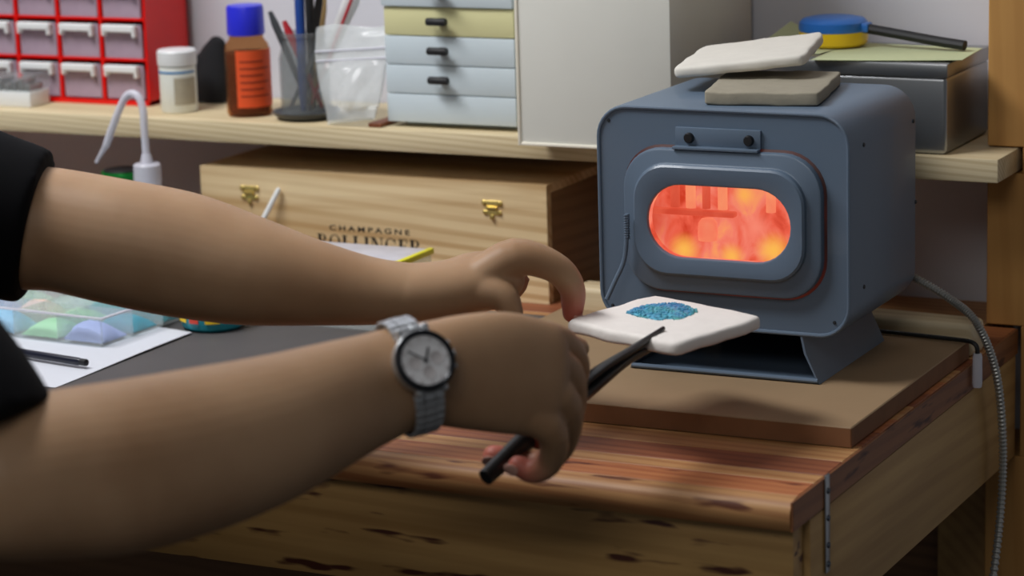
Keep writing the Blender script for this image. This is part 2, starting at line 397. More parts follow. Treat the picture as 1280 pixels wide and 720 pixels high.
# glowing chamber behind the window
bm = NB(); cx0, cx1, cz0, cz1 = -0.173, -0.022, 0.072, 0.157
def cn(y): return rrect(cx0, cx1, cz0, cz1, 0.006, y)
loft(bm, [wn(0.0002, -0.0089), wn(0.0015, 0.0010), cn(0.0060), cn(0.060)], True, False, True)
ch = mk('chamber', bm, 'hot_brick', kiln); ch['label'] = 'orange-hot firebrick chamber seen through the window'
for x, r_, mt in ((-0.1420, 0.0040, 'hot_dark'), (-0.1285, 0.0042, 'hot_wire'), (-0.1150, 0.0034, 'hot_dark'), (-0.1010, 0.0040, 'hot_wire'), (-0.0600, 0.0040, 'hot_wire')):
    bm = NB(); tube(bm, [(x, 0.055, 0.1565), (x, 0.055, 0.1220)], r_, 10); mk('heating_coil', bm, mt, ch)
bm = NB(); box(bm, cx0 + 0.001, -0.090, 0.0505, 0.0595, 0.1160, 0.1205, 0.0015); mk('brick_ledge', bm, 'hot_dark', ch)
bm = NB(); lathe(bm, [(0.0, 0.0), (0.0075, 0.0), (0.0080, 0.006), (0.0075, 0.014), (0.005, 0.0175), (0, 0.018)], (-0.1100, 0.045, 0.0985), 18); mk('glowing_stilt', bm, 'hot_wire', ch)
# hinge bracket above the door
bm = NB(); box(bm, -0.1170, -0.0462, -0.0016, 0.0014, 0.1818, 0.1965, 0.0006); hb = mk('hinge_bracket', bm, 'kiln_paint', kiln)
bm = NB(); box(bm, -0.1170, -0.0462, -0.0085, -0.0012, 0.1800, 0.1824, 0.0006); mk('ledge', bm, 'kiln_paint', hb)
for x in (-0.1050, -0.0555):
    bm = NB(); lathe(bm, [(0.0, 0.0), (0.0042, 0.0), (0.0042, 0.002), (0.0034, 0.0034), (0.0, 0.0036)], n=14, mtx=Matrix.Translation((x, -0.0014, 0.1885)) @ Matrix.Rotation(math.radians(90), 4, 'X')); mk('bolt', bm, 'black_bolt', hb)
# latch rod left of the door
bm = NB(); tube(bm, spline([(-0.1540, -0.013, 0.128), (-0.1547, -0.0135, 0.108), (-0.1570, -0.0145, 0.090), (-0.1635, -0.018, 0.074), (-0.1690, -0.022, 0.060)], 6), 0.0019, 10)
lt = mk('latch_rod', bm, 'kiln_paint', kiln)
bm = NB()
sp = [(-0.1543 + 0.0022 * math.cos(a * 0.9), -0.0132 + 0.0022 * math.sin(a * 0.9), 0.108 + a * 0.00028) for a in range(0, 70)]
tube(bm, sp, 0.0005, 5); mk('spring', bm, 'kiln_paint', lt)
for (x, z) in ((-0.1745, 0.199), (0.012, 0.050), (-0.1745, 0.050)):
    bm = NB(); lathe(bm, [(0, 0), (0.0016, 0), (0.0012, 0.001), (0, 0.0012)], n=8, mtx=Matrix.Translation((x, 0.0012, z)) @ Matrix.Rotation(math.radians(90), 4, 'X')); mk('rivet', bm, 'kiln_dark', kiln)
for y, z in ((0.030, 0.073), (0.030, 0.184), (0.150, 0.184), (0.156, 0.117)):
    bm = NB(); lathe(bm, [(0, 0), (0.0018, 0), (0.0014, 0.001), (0, 0.0012)], n=8, mtx=Matrix.Translation((X1, y, z)) @ Matrix.Rotation(math.radians(90), 4, 'Y')); mk('rivet', bm, 'kiln_dark', kiln)
# folded sheet base: bottom plate with a curled lip and two flared sides
bm = NB()
box(bm, -0.158, -0.002, 0.002, 0.152, 0.0004, 0.0020)
tube(bm, [(-0.1585, 0.0005, 0.0026), (-0.0015, 0.0005, 0.0026)], 0.0020, 8)
base = mk('base_plate', bm, 'kiln_paint', kiln)
for sx in (1, -1):
    cx = -0.0800; bm = NB()
    pr = [(0.0800, 0.0002), (0.0690, 0.0240), (0.0660, 0.0372), (0.0642, 0.0372), (0.0672, 0.0236), (0.0780, 0.0016)]
    loft(bm, [[Vector((cx + sx * a, y, z)) for a, z in pr] for y in (0.0, 0.154)], True, True, True); mk('base_side', bm, 'kiln_paint', kiln)
bm = NB(); box(bm, -0.146, -0.014, 0.150, 0.152, 0.0022, 0.0370); mk('base_back', bm, 'kiln_dark', kiln)

# two ceramic-fibre slabs on top of the kiln
def slab(bm, corners, th, bev=0.0025, rnd=0.05, wb_=0.0006):
    """corners: four points of the TOP face, counter-clockwise"""
    c = [Vector(p) for p in corners]; n = (c[1] - c[0]).cross(c[3] - c[0]).normalized()
    if n.z < 0: n = -n
    t = NB(); N = 15; grid = {}; ph = [random.uniform(0, 6) for _ in range(4)]
    for lev in (0, 1):
        for i in range(N):
            for j in range(N):
                a, b = i / (N - 1), j / (N - 1)
                p = c[0].lerp(c[1], a).lerp(c[3].lerp(c[2], a), b) - n * (th * lev)
                q8 = (abs(2 * a - 1) * abs(2 * b - 1)) ** 7; p = p.lerp((c[0] + c[1] + c[2] + c[3]) / 4 - n * (th * lev), rnd * q8)
                p += n * (random.uniform(-.0002, .0002) + 0.0004 * math.sin(13 * a + ph[0]) * math.sin(11 * b + ph[1]))
                wob = wb_ * (math.sin(17 * a + ph[2]) + math.sin(19 * b + ph[3])); ctr = (c[0] + c[1] + c[2] + c[3]) / 4
                if i in (0, N - 1) or j in (0, N - 1): p += (p - ctr).normalized() * wob
                grid[lev, i, j] = p
    V = {k: t.verts.new(p) for k, p in grid.items()}
    for i in range(N - 1):
        for j in range(N - 1):
            t.faces.new((V[0, i, j], V[0, i + 1, j], V[0, i + 1, j + 1], V[0, i, j + 1])); t.faces.new((V[1, i, j], V[1, i, j + 1], V[1, i + 1, j + 1], V[1, i + 1, j]))
    for i in range(N - 1):
        for (a, b) in (((i, 0), (i + 1, 0)), ((i + 1, N - 1), (i, N - 1)), ((0, i + 1), (0, i)), ((N - 1, i), (N - 1, i + 1))):
            t.faces.new((V[0, a[0], a[1]], V[1, a[0], a[1]], V[1, b[0], b[1]], V[0, b[0], b[1]]))
    bmesh.ops.recalc_face_normals(t, faces=t.faces[:])
    ed = [e for e in t.edges if e.calc_face_angle(0) > 0.9]
    bmesh.ops.bevel(t, geom=ed, offset=bev, segments=3, profile=0.5, affect='EDGES')
    return merge(bm, t)
bm = NB(); slab(bm, [(-0.099, 0.013, 0.2225), (-0.010, 0.029, 0.2225), (-0.034, 0.148, 0.2225), (-0.127, 0.132, 0.2225)], 0.0102, 0.0016, 0.02, 0.0003)
tag(mk('fibre_slab', bm, 'fibre_grey'), 'grey-brown square slab lying flat on the kiln top', 'slab')
bm = NB(); slab(bm, [(-0.1500, 0.0680, 0.2310), (-0.0460, 0.0930, 0.2420), (-0.0700, 0.2080, 0.2470), (-0.1660, 0.1740, 0.2360)], 0.0085, 0.0028)
tag(mk('fibre_slab', bm, 'fibre_worn'), 'white slab leaning on top of the grey slab above the kiln', 'slab')

# ------------------------------------------------------------------ things right of the kiln
P = spline([(0.0075, 0.164, 0.0565), (0.0184, 0.175, 0.0500), (0.0520, 0.170, 0.0346), (0.0751, 0.165, 0.0174), (0.0835, 0.1900, -0.0274), (0.0835, 0.2110, -0.0859), (0.0835, 0.2100, -0.1413), (0.0835, 0.1870, -0.2043), (0.078, 0.15, -0.30), (0.05, 0.10, -0.42)], 62)
bm = NB(); tube(bm, P, [0.0036 if i % 4 < 2 else 0.0027 for i in range(len(P))], 10)
cb = tag(mk('armoured_cable', bm, 'conduit_steel', None, True, 0.3), 'ribbed steel conduit cable hanging from the kiln over the bench edge', 'cable')
rod = thing('bent_rod', 'thin bent metal rod with a white sleeve hooked over the bench side', 'rod', (0.03, 0.17, 0.0))
bm = NB(); tube(bm, [(-0.10, 0.185, 0.0026), (0.045, 0.1685, 0.0026)] + spline([(0.063, 0.1645, 0.0030), (0.0720, 0.1612, 0.0028), (0.0766, 0.1600, -0.0010), (0.0768, 0.1600, -0.010)], 5), 0.0019, 8); mk('rod_shaft', bm, 'tool_steel', rod)
bm = NB(); lathe(bm, [(0, 0), (0.0036, 0.0005), (0.0042, 0.004), (0.0040, 0.026), (0.0034, 0.0285), (0, 0.0290)], (0.0770, 0.1600, -0.0345), 12); mk('white_sleeve', bm, 'hazy_plastic', rod)

# ------------------------------------------------------------------ shelf: metal tin with papers and a round case, right end
tin = thing('metal_tin', 'brushed steel lidded tin on the shelf behind the kiln', 'tin', (-0.07, 0.305, ST))
bm = NB(); box(bm, -0.163, 0.0225, 0.247, 0.368, ST, 0.2060, 0.004, 3); mk('tin_body', bm, 'tin_steel', tin)
bm = NB(); box(bm, -0.1645, 0.0240, 0.2455, 0.3695, 0.2050, 0.2172, 0.0018, 2); mk('tin_lid', bm, 'tin_steel', tin)
bm = NB(); N = 8                                      # large sheet, corner slightly lifted
def sheet(bm, corners, lift, th=0.0004, N=10):
    c = [Vector(p) for p in corners]; rows = []
    for lev in (0, 1):
        g = []
        for i in range(N + 1):
            r = []
            for j in range(N + 1):
                a, b = i / N, j / N; p = c[0].lerp(c[1], a).lerp(c[3].lerp(c[2], a), b)
                p.z += lift(a, b) - th * lev; r.append(bm.verts.new(p))
            g.append(r)
        rows.append(g)
    A, B = rows
    for i in range(N):
        for j in range(N):
            bm.faces.new((A[i][j], A[i + 1][j], A[i + 1][j + 1], A[i][j + 1])); bm.faces.new((B[i][j], B[i][j + 1], B[i + 1][j + 1], B[i + 1][j]))
        for (p, q, s2, t2) in ((A[i][0], B[i][0], B[i + 1][0], A[i + 1][0]), (A[i][N], A[i + 1][N], B[i + 1][N], B[i][N]), (A[0][i], A[0][i + 1], B[0][i + 1], B[0][i]), (A[N][i], B[N][i], B[N][i + 1], A[N][i + 1])):
            bm.faces.new((p, q, s2, t2))
sheet(bm, [(-0.094, 0.2385, 0.2180), (0.0330, 0.2565, 0.2180), (0.0240, 0.3440, 0.2180), (-0.098, 0.3560, 0.2180)], lambda a, b: 0.0016 * a * a * (1 - b))
tag(mk('paper_sheet', bm, 'paper_green'), 'pale green paper lying flat on the metal tin', 'paper')
bm = NB(); sheet(bm, [(-0.1665, 0.292, 0.2182), (-0.1000, 0.276, 0.2182), (-0.0900, 0.350, 0.2182), (-0.1580, 0.362, 0.2184)], lambda a, b: 0.016 * (1 - a) ** 2 * b)
tag(mk('paper_sheet', bm, 'paper_green'), 'curled pale green paper behind the white slab', 'paper')
pc = (-0.1060, 0.3290)
case = thing('round_case', 'round blue and yellow plastic case with black strap on the tin', 'case', (pc[0], pc[1], 0.2192))
bm = NB(); lathe(bm, [(0, 0), (0.027, 0), (0.0295, 0.002), (0.0302, 0.0065), (0.0300, 0.0125), (0, 0.0125)], (pc[0], pc[1], 0.2192), 40); mk('lower_half', bm, 'case_yellow', case)
bm = NB(); lathe(bm, [(0, 0.0126), (0.0300, 0.0126), (0.0306, 0.0150), (0.0298, 0.0205), (0.0270, 0.0232), (0.020, 0.0246), (0, 0.0250)], (pc[0], pc[1], 0.2192), 40); mk('upper_half', bm, 'case_blue', case)
bm = NB(); box(bm, pc[0] + 0.022, pc[0] + 0.0345, pc[1] - 0.009, pc[1] + 0.006, 0.2312, 0.2395, 0.002); mk('strap_lug', bm, 'case_blue', case)
bm = NB(); pts = spline([(pc[0] + 0.030, pc[1] - 0.002, 0.2345), (pc[0] + 0.060, pc[1] - 0.006, 0.2310), (pc[0] + 0.095, pc[1] - 0.010, 0.2265), (pc[0] + 0.123, pc[1] - 0.013, 0.2235)], 6)
rr = []
for p, t, a, b in frames(pts):
    s_ = Vector((0.12, 1, 0)).normalized(); up = t.cross(s_).normalized()
    rr.append([p + s_ * (0.0052 * math.cos(q)) + up * (0.0044 * math.sin(q)) for q in [2 * math.pi * k / 12 for k in range(12)]])
loft(bm, rr, True, True, True); mk('strap', bm, 'black_plastic', case)

# ------------------------------------------------------------------ shelf: tall white box
wb = thing('white_box', 'tall white box standing between drawer chest and kiln', 'box', (-0.277, 0.29, ST))
bm = NB(); box(bm, -0.3490, -0.2040, 0.1945, 0.383, ST + 0.0002, 0.430, 0.001); mk('box_body', bm, 'white_board', wb)
bm = NB()
box(bm, -0.3505, -0.3475, 0.1930, 0.1960, ST, 0.4305, 0.0008); box(bm, -0.3475, -0.2025, 0.1930, 0.1960, ST, ST + 0.0028, 0.0008)
mk('edge_trim', bm, 'white_board_edge', wb)

# ------------------------------------------------------------------ shelf: chest of small drawers
chest = thing('drawer_chest', 'small white chest of shallow drawers with black handles', 'chest', (-0.45, 0.32, ST))
bm = NB(); box(bm, -0.5145, -0.3845, 0.2625, 0.384, ST + 0.0042, 0.340, 0.001); box(bm, -0.505, -0.394, 0.274, 0.375, ST, ST + 0.0042); mk('carcass', bm, 'drawer_white', chest)
hz = 0.0268
for i in range(7):
    z = ST + 0.0044 + i * hz; pr = 0.0025 if i == 4 else 0.0
    bm = NB(); box(bm, -0.5160 - (0.0015 if i == 4 else 0), -0.3830, 0.2565 - pr, 0.2630, z + 0.0004, z + hz - 0.0004, 0.0008)
    d = mk('drawer', bm, 'drawer_yellow' if i == 3 else 'drawer_white', chest)
    if i == 3: d['label'] = 'yellowed drawer front'
    if i > 0:
        bm = NB()
        lathe(bm, [(0, 0), (0.0030, 0.0), (0.0036, 0.0010), (0.0036, 0.0190), (0.0030, 0.0200), (0, 0.0200)], n=14, mtx=Matrix.Translation((-0.4660, 0.2460 - pr, z + hz * 0.55)) @ Matrix.Rotation(math.radians(90), 4, 'Y'))
        box(bm, -0.460, -0.452, 0.2460 - pr, 0.2570 - pr, z + hz * 0.55 - 0.0024, z + hz * 0.55 + 0.0024, 0.0006)
        mk('handle', bm, 'black_plastic', d)

# ------------------------------------------------------------------ shelf: red small-parts organiser
rx1, ry, cw, chh = -0.8105, 0.3030, 0.0512, 0.0402
org = thing('parts_organiser', 'red small-parts organiser with clear plastic drawers', 'organiser', (-0.94, 0.345, ST))
nc, nr = 6, 6; ox0 = rx1 - nc * cw - 0.004
bm = NB()
ztop = ST + 0.006 + nr * chh
box(bm, rx1 - 0.0028, rx1, ry, 0.3780, ST, ztop + 0.003, 0.0006, 1); box(bm, ox0, ox0 + 0.0028, ry, 0.3780, ST, ztop + 0.003, 0.0006, 1)
box(bm, ox0, rx1, 0.3755, 0.3780, ST, ztop + 0.003); box(bm, ox0, rx1, ry, 0.3780, ST, ST + 0.0045); box(bm, ox0, rx1, ry, 0.3780, ztop, ztop + 0.003)
mk('organiser_shell', bm, 'red_plastic', org)
for i in range(1, nc):
    bm = NB(); x = rx1 - 0.003 - i * cw; box(bm, x - 0.0016, x + 0.0016, ry + 0.0004, 0.3755, ST + 0.0045, ztop); mk('upright_divider', bm, 'red_plastic', org)
for j in range(1, nr):
    bm = NB(); z = ST + 0.0052 + j * chh; box(bm, ox0 + 0.002, rx1 - 0.002, ry + 0.0006, 0.3755, z - 0.0012, z + 0.0012); mk('level_divider', bm, 'red_plastic', org)
proto = None
for i in range(nc):
    for j in range(nr):
        xa = rx1 - 0.003 - (i + 1) * cw; z = ST + 0.0062 + j * chh
        if proto is None:
            bm = NB(); w_, h_ = cw - 0.0072, chh - 0.0050
            box(bm, 0, w_, 0.0014, 0.0026, 0, h_ - 0.0015, 0.0004, 1); box(bm, 0, 0.001, 0.0026, 0.066, 0, h_ * 0.8); box(bm, w_ - 0.001, w_, 0.0026, 0.066, 0, h_ * 0.8); box(bm, 0, w_, 0.0026, 0.066, 0, 0.001)
            dr = mk('drawer', bm, 'drawer_plastic'); dr.parent = org
            bm = NB(); box(bm, 0.0010, w_ - 0.0035, -0.0065, 0.0012, h_ - 0.0085, h_ - 0.0012, 0.0012, 1); box(bm, w_ - 0.0075, w_ - 0.0035, -0.0060, 0.0012, h_ - 0.0135, h_ - 0.0060, 0.0010, 1); box(bm, 0.0010, 0.0045, -0.0060, 0.0012, h_ - 0.0125, h_ - 0.0060, 0.0010, 1)
            hd = mk('pull', bm, 'white_plastic'); hd.parent = dr; proto = (dr, hd)
        else:
            dr = copy_of(proto[0], org); copy_of(proto[1], dr)
        dr.location = Vector((xa + 0.0036, ry, z)) - org.location

# ------------------------------------------------------------------ shelf: jars and bottles
jx, jy = -0.7640, 0.2850
jar = thing('white_jar', 'white screw-lid tub with a blue stripe beside red organiser', 'jar', (jx, jy, ST))
bm = NB(); lathe(bm, [(0, 0), (0.0170, 0), (0.0180, 0.0015), (0.0180, 0.044), (0.0165, 0.0455), (0, 0.0455)], (jx, jy, ST), 32); jb = mk('tub', bm, 'cream_plastic', jar)
bm = NB(); lathe(bm, [(0, 0.0456), (0.0188, 0.0456), (0.0192, 0.0470), (0.0192, 0.0590), (0.0180, 0.0605), (0, 0.0608)], (jx, jy, ST), 32); mk('lid', bm, 'white_plastic', jar)
def band(bm, c, r, z0, z1, a0, a1, n=18, th=0.0003):
    """curved label on a round container, angles in degrees"""
    A = [math.radians(a0 + (a1 - a0) * i / n) for i in range(n + 1)]
    ring = lambda q, z: [Vector((c[0] + q * math.cos(a), c[1] + q * math.sin(a), z)) for a in A]
    R = [ring(r - 0.0001, z0), ring(r + th, z0), ring(r + th, z1), ring(r - 0.0001, z1)]
    loft(bm, R, False)
bm = NB(); band(bm, (jx, jy), 0.0180, ST + 0.0385, ST + 0.0405, -175, 5, 24); mk('stripe', bm, 'blue_stripe', jb)
bm = NB(); band(bm, (jx, jy), 0.0180, ST + 0.008, ST + 0.0345, -70, 5, 16); mk('printed_panel', bm, 'faded_print', jb)

bx, by = -0.6830, 0.2840
bot = thing('reagent_bottle', 'amber glass bottle with bright blue cap and orange label', 'bottle', (bx, by, ST))
bm = NB(); lathe(bm, [(0, 0), (0.0200, 0), (0.0216, 0.003), (0.0218, 0.062), (0.0205, 0.068), (0.0165, 0.0735), (0.0160, 0.078), (0, 0.078)], (bx, by, ST), 36); bg = mk('glass_body', bm, 'amber_glass', bot)
bm = NB(); lathe(bm, [(0, 0.0775), (0.0178, 0.0775), (0.0182, 0.080), (0.0178, 0.1030), (0.0168, 0.1055), (0, 0.1060)], (bx, by, ST), 36); mk('cap', bm, 'blue_cap', bot)
bm = NB(); band(bm, (bx, by), 0.0219, ST + 0.0095, ST + 0.064, -88, 40, 24); lb = mk('label_wrap', bm, 'orange_label', bot); lb['label'] = 'orange paper label'
for k in range(6):
    bm = NB(); band(bm, (bx, by), 0.0222, ST + 0.020 + k * 0.0066, ST + 0.0212 + k * 0.0066, -78, -78 + (60 if k % 2 else 78), 12); mk('print_line', bm, 'label_print', lb)
bm = NB(); lathe(bm, [(0, 0.003), (0.0192, 0.003), (0.0200, 0.006), (0.0200, 0.061), (0, 0.061)], (bx, by, ST), 28); mk('amber_content', bm, 'amber_liquid', bot)

# dark dish carrying the glass jar
gx, gy = -0.6170, 0.2800
bm = NB(); lathe(bm, [(0, 0), (0.024, 0), (0.0300, 0.0035), (0.0325, 0.0075), (0.0315, 0.0080), (0.0285, 0.0048), (0.022, 0.0022), (0, 0.0020)], (gx, gy, ST), 36)
tag(mk('black_dish', bm, 'grey_plastic'), 'shallow dark dish under the jar of tools', 'dish')
gz = ST + 0.0024
bm = NB(); lathe(bm, [(0, 0), (0.0215, 0), (0.0240, 0.003), (0.0245, 0.055), (0.0215, 0.066), (0.0205, 0.074), (0.0222, 0.0755), (0.0222, 0.0790), (0.0205, 0.0800), (0.0188, 0.0785), (0.0188, 0.0735), (0.0200, 0.0655), (0.0228, 0.0545), (0.0224, 0.0035), (0, 0.0024)], (gx, gy, gz), 36)
tag(mk('glass_jar', bm, 'jar_glass'), 'clear glass jar crowded with hand tools', 'jar')
def leaning(name, label, mat, foot, head, r0, r1, group='tools in the glass jar', flat=1.0, tip=None):
    bm = NB(); a, b = Vector(foot), Vector(head); pts = [a.lerp(b, t / 8) for t in range(9)]
    fr = frames(pts); n = 10; rings = []
    for k, (p, t, u_, v_) in enumerate(fr):
        q = r0 + (r1 - r0) * k / 8; q *= (0.55 if k in (0, 8) else 1)
        rings.append([p + u_ * (q * math.cos(2 * math.pi * i / n)) + v_ * (q * flat * math.sin(2 * math.pi * i / n)) for i in range(n)])
    loft(bm, rings, True, True, True); o = mk(name, bm, mat); tag(o, label, 'tool', group); return o
gf = gz + 0.006
leaning('paint_brush', 'dark grey handled tool leaning left in the glass jar', 'grey_plastic', (gx + 0.010, gy - 0.008, gf), (gx - 0.0330, gy - 0.004, 0.2410), 0.0022, 0.0040)
leaning('marker_pen', 'blue pen standing in the glass jar', 'tool_blue', (gx + 0.004, gy - 0.012, gf), (gx - 0.0060, gy + 0.006, 0.2680), 0.0042, 0.0050)
leaning('black_pen', 'black pen beside the blue pen in the glass jar', 'black_plastic', (gx + 0.002, gy + 0.010, gf), (gx + 0.0060, gy + 0.004, 0.2680), 0.0036, 0.0046)
leaning('wooden_stick', 'tan wooden stick standing in the glass jar', 'tool_wood', (gx + 0.006, gy + 0.000, gf), (gx + 0.0180, gy + 0.012, 0.2560), 0.0028, 0.0040)
leaning('steel_tweezer', 'dark steel tweezers leaning right in the glass jar', 'tool_steel', (gx - 0.004, gy + 0.004, gf), (gx + 0.0240, gy - 0.004, 0.2650), 0.0030, 0.0042, flat=0.5)
leaning('steel_rod', 'grey rod slanting across the inside of the glass jar', 'tin_steel', (gx - 0.016, gy - 0.004, gf), (gx + 0.0160, gy - 0.006, gz + 0.062), 0.0020, 0.0024)
leaning('craft_knife', 'red handled knife leaning across the glass jar', 'tool_red', (gx + 0.016, gy + 0.002, gf + 0.002), (gx - 0.0180, gy - 0.004, gz + 0.0900), 0.0026, 0.0040, flat=0.6)
leaning('white_spatula', 'white plastic spatula with red edge leaning right in jar', 'white_plastic', (gx - 0.002, gy + 0.000, gf), (gx + 0.0520, gy + 0.016, 0.2640), 0.0030, 0.0090, flat=0.35)
leaning('red_straw', 'thin red stick leaning far right in the glass jar', 'tool_red', (gx + 0.006, gy - 0.006, gf), (gx + 0.0550, gy + 0.008, 0.2640), 0.0012, 0.0016)

# zip bag leaning beside the chest
bag = thing('zip_bag', 'crumpled clear zip-seal bag leaning between jar and drawer chest', 'bag', (-0.55, 0.255, ST))
N1, N2 = 26, 30
c4 = [Vector((-0.5790, 0.2440, ST + 0.001)), Vector((-0.5180, 0.2420, ST + 0.004)), Vector((-0.5180, 0.2750, 0.2340)), Vector((-0.5980, 0.2700, 0.2270))]
bm = NB()
for sgn in (1, -1):
    G = []
    for i in range(N1 + 1):
        row = []
        for j in range(N2 + 1):
            a, b = i / N1, j / N2; inner = 0 < i < N1 and 0 < j < N2
            p = c4[0].lerp(c4[1], a).lerp(c4[3].lerp(c4[2], a), b)
            ed = min(1.0, 4 * a, 4 * (1 - a)) * min(1.0, 4 * b, 4 * (1 - b)); up_ = 1.0 if b < 0.62 else 0.30
            p.x += 0.0022 * math.sin(6 * b + 1.0) * (1 - a) + 0.010 * max(0, 0.35 - b) * (1 - 2 * a); p.z += 0.0030 * math.sin(5.5 * a + 0.4) * b * (b > 0.9) + 0.0045 * a * (1 - b) * (b < 0.15)
            bulge = 0.0085 * math.sin(math.pi * a) * math.sin(math.pi * min(1, b * 1.5)) if b < 0.66 else 0.0
            cr = (0.0042 * abs(math.sin(5 * a + 4.2 * b + 0.6 * math.sin(7 * b))) + 0.0026 * abs(math.sin(9 * a - 6.5 * b + 1.3 + 0.5 * sgn))) * up_ * ed
            p.y += -sgn * (bulge + (0.0006 if inner else 0)) - cr * (1 if sgn > 0 else 0.4); p.y = min(p.y, 0.2990); row.append(bm.verts.new(p))
        G.append(row)
    for i in range(N1):
        for j in range(N2): bm.faces.new((G[i][j], G[i + 1][j], G[i + 1][j + 1], G[i][j + 1]))
bmesh.ops.remove_doubles(bm, verts=bm.verts[:], dist=0.00002)
pouch = mk('plastic_film', bm, 'bag_plastic', bag, True, 2.5)
for b in (0.66, 0.76):
    bm = NB(); p0 = c4[0].lerp(c4[3], b); p1 = c4[1].lerp(c4[2], b); tube(bm, [p0 + Vector((0, -0.0022, 0)), p0.lerp(p1, 0.5) + Vector((0, -0.0028, 0)), p1 + Vector((0, -0.0022, 0))], 0.0010, 6); mk('zip_ridge', bm, 'hazy_plastic', bag)
bm = NB(); box(bm, -0.5315, -0.5180, 0.2460, 0.3400, ST, ST + 0.0040, 0.0008, 1)
tag(mk('wood_offcut', bm, 'stave_red'), 'small red-brown wood strip beside the drawer chest foot', 'offcut')

# small clear box at the left end of the shelf
sb = thing('clear_box', 'small white box with clear lid in front of red organiser', 'box', (-0.955, 0.276, ST))
bm = NB(); box(bm, -0.990, -0.9260, 0.2630, 0.2960, ST, ST + 0.0150, 0.001); mk('white_tray', bm, 'white_plastic', sb)
bm = NB(); box(bm, -0.991, -0.9250, 0.2620, 0.2970, ST + 0.0152, ST + 0.0320, 0.001); mk('clear_lid', bm, 'clear_plastic', sb)
bm = NB()
for k in range(7): box(bm, -0.986 + k * 0.0085, -0.980 + k * 0.0085, 0.267, 0.291, ST + 0.0153, ST + 0.022 + 0.003 * (k % 3), 0.001, 1)
mk('metal_bits', bm, 'tin_steel', sb)

# ------------------------------------------------------------------ champagne crate under the shelf
crate = thing('wooden_crate', 'pine wine crate with brass catches and black lettering', 'crate', (-0.528, 0.31, MZ))
FX0, FX1, FY, FZ = -0.7213, -0.3518, 0.2500, 0.0942
bm = NB(); box(bm, FX0, FX1, FY, FY + 0.009, BZ + 0.0002, 0.0720); front = mk('front_board', bm, 'box_pine', crate)
bm = NB(); box(bm, FX0, FX1, FY, FY + 0.009, 0.0721, FZ - 0.0002); mk('lid_front', bm, 'box_pine', crate)
bm = NB(); box(bm, FX0, FX1, FY + 0.0092, 0.384, FZ - 0.0088, FZ, 0.0008, 1); mk('lid_top', bm, 'box_pine', crate)
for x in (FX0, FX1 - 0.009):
    bm = NB(); box(bm, x, x + 0.009, FY + 0.0092, 0.3748, BZ + 0.0002, FZ - 0.009, 0.0006, 1); mk('side_board', bm, 'box_pine_shaded', crate)
bm = NB(); box(bm, FX0, FX1, 0.375, 0.384, BZ + 0.0002, FZ - 0.009); mk('back_board', bm, 'box_pine', crate)
for x in (-0.6661, -0.4067):
    bm = NB(); box(bm, x - 0.0100, x + 0.0100, FY - 0.0012, FY, 0.0727, 0.0774, 0.0004, 1)
    for s in (-1, 1): ball(bm, (x + s * 0.008, FY - 0.0008, 0.0751), 0.0028, (1, 0.6, 0.9), 10)
    k = mk('brass_catch', bm, 'brass', crate)
    bm = NB(); box(bm, x - 0.0090, x + 0.0090, FY - 0.0012, FY, 0.0641, 0.0685, 0.0004, 1)
    for s in (-1, 1): ball(bm, (x + s * 0.0072, FY - 0.0008, 0.0663), 0.0026, (1, 0.6, 0.9), 10)
    tube(bm, [(x - 0.0055, FY - 0.0022, 0.0707), (x + 0.0055, FY - 0.0022, 0.0707)], 0.0019, 8); ball(bm, (x, FY - 0.0020, 0.0624), 0.0024, (1, 0.6, 1.2), 10)
    mk('catch_plate', bm, 'brass', k)
# printed lettering
def word(text, x0, x1, z0, z1, name, bold=0.0):
    cu = bpy.data.curves.new(name, 'FONT'); cu.body = text; cu.align_x = 'LEFT'; cu.offset = bold; cu.space_character = 1.45
    ob = bpy.data.objects.new(name, cu); COL.objects.link(ob)
    me = ob.to_mesh(); t = bmesh.new(); t.from_mesh(me); ob.to_mesh_clear(); bpy.data.objects.remove(ob); bpy.data.curves.remove(cu)
    xs = [v.co.x for v in t.verts]; ys = [v.co.y for v in t.verts]; ax, bx_ = min(xs), max(xs); ay, by_ = min(ys), max(ys)
    for v in t.verts: v.co = Vector((x0 + (v.co.x - ax) / (bx_ - ax) * (x1 - x0), FY - 0.00015, z0 + (v.co.y - ay) / (by_ - ay) * (z1 - z0)))
    r = bmesh.ops.extrude_face_region(t, geom=t.faces[:]); bmesh.ops.translate(t, verts=[g for g in r['geom'] if isinstance(g, bmesh.types.BMVert)], vec=(0, 0.0003, 0))
    return mk(name, t, 'ink', front, False)
word('CHAMPAGNE', -0.5800, -0.4940, 0.0395, 0.0446, 'lettering_champagne', 0.018)
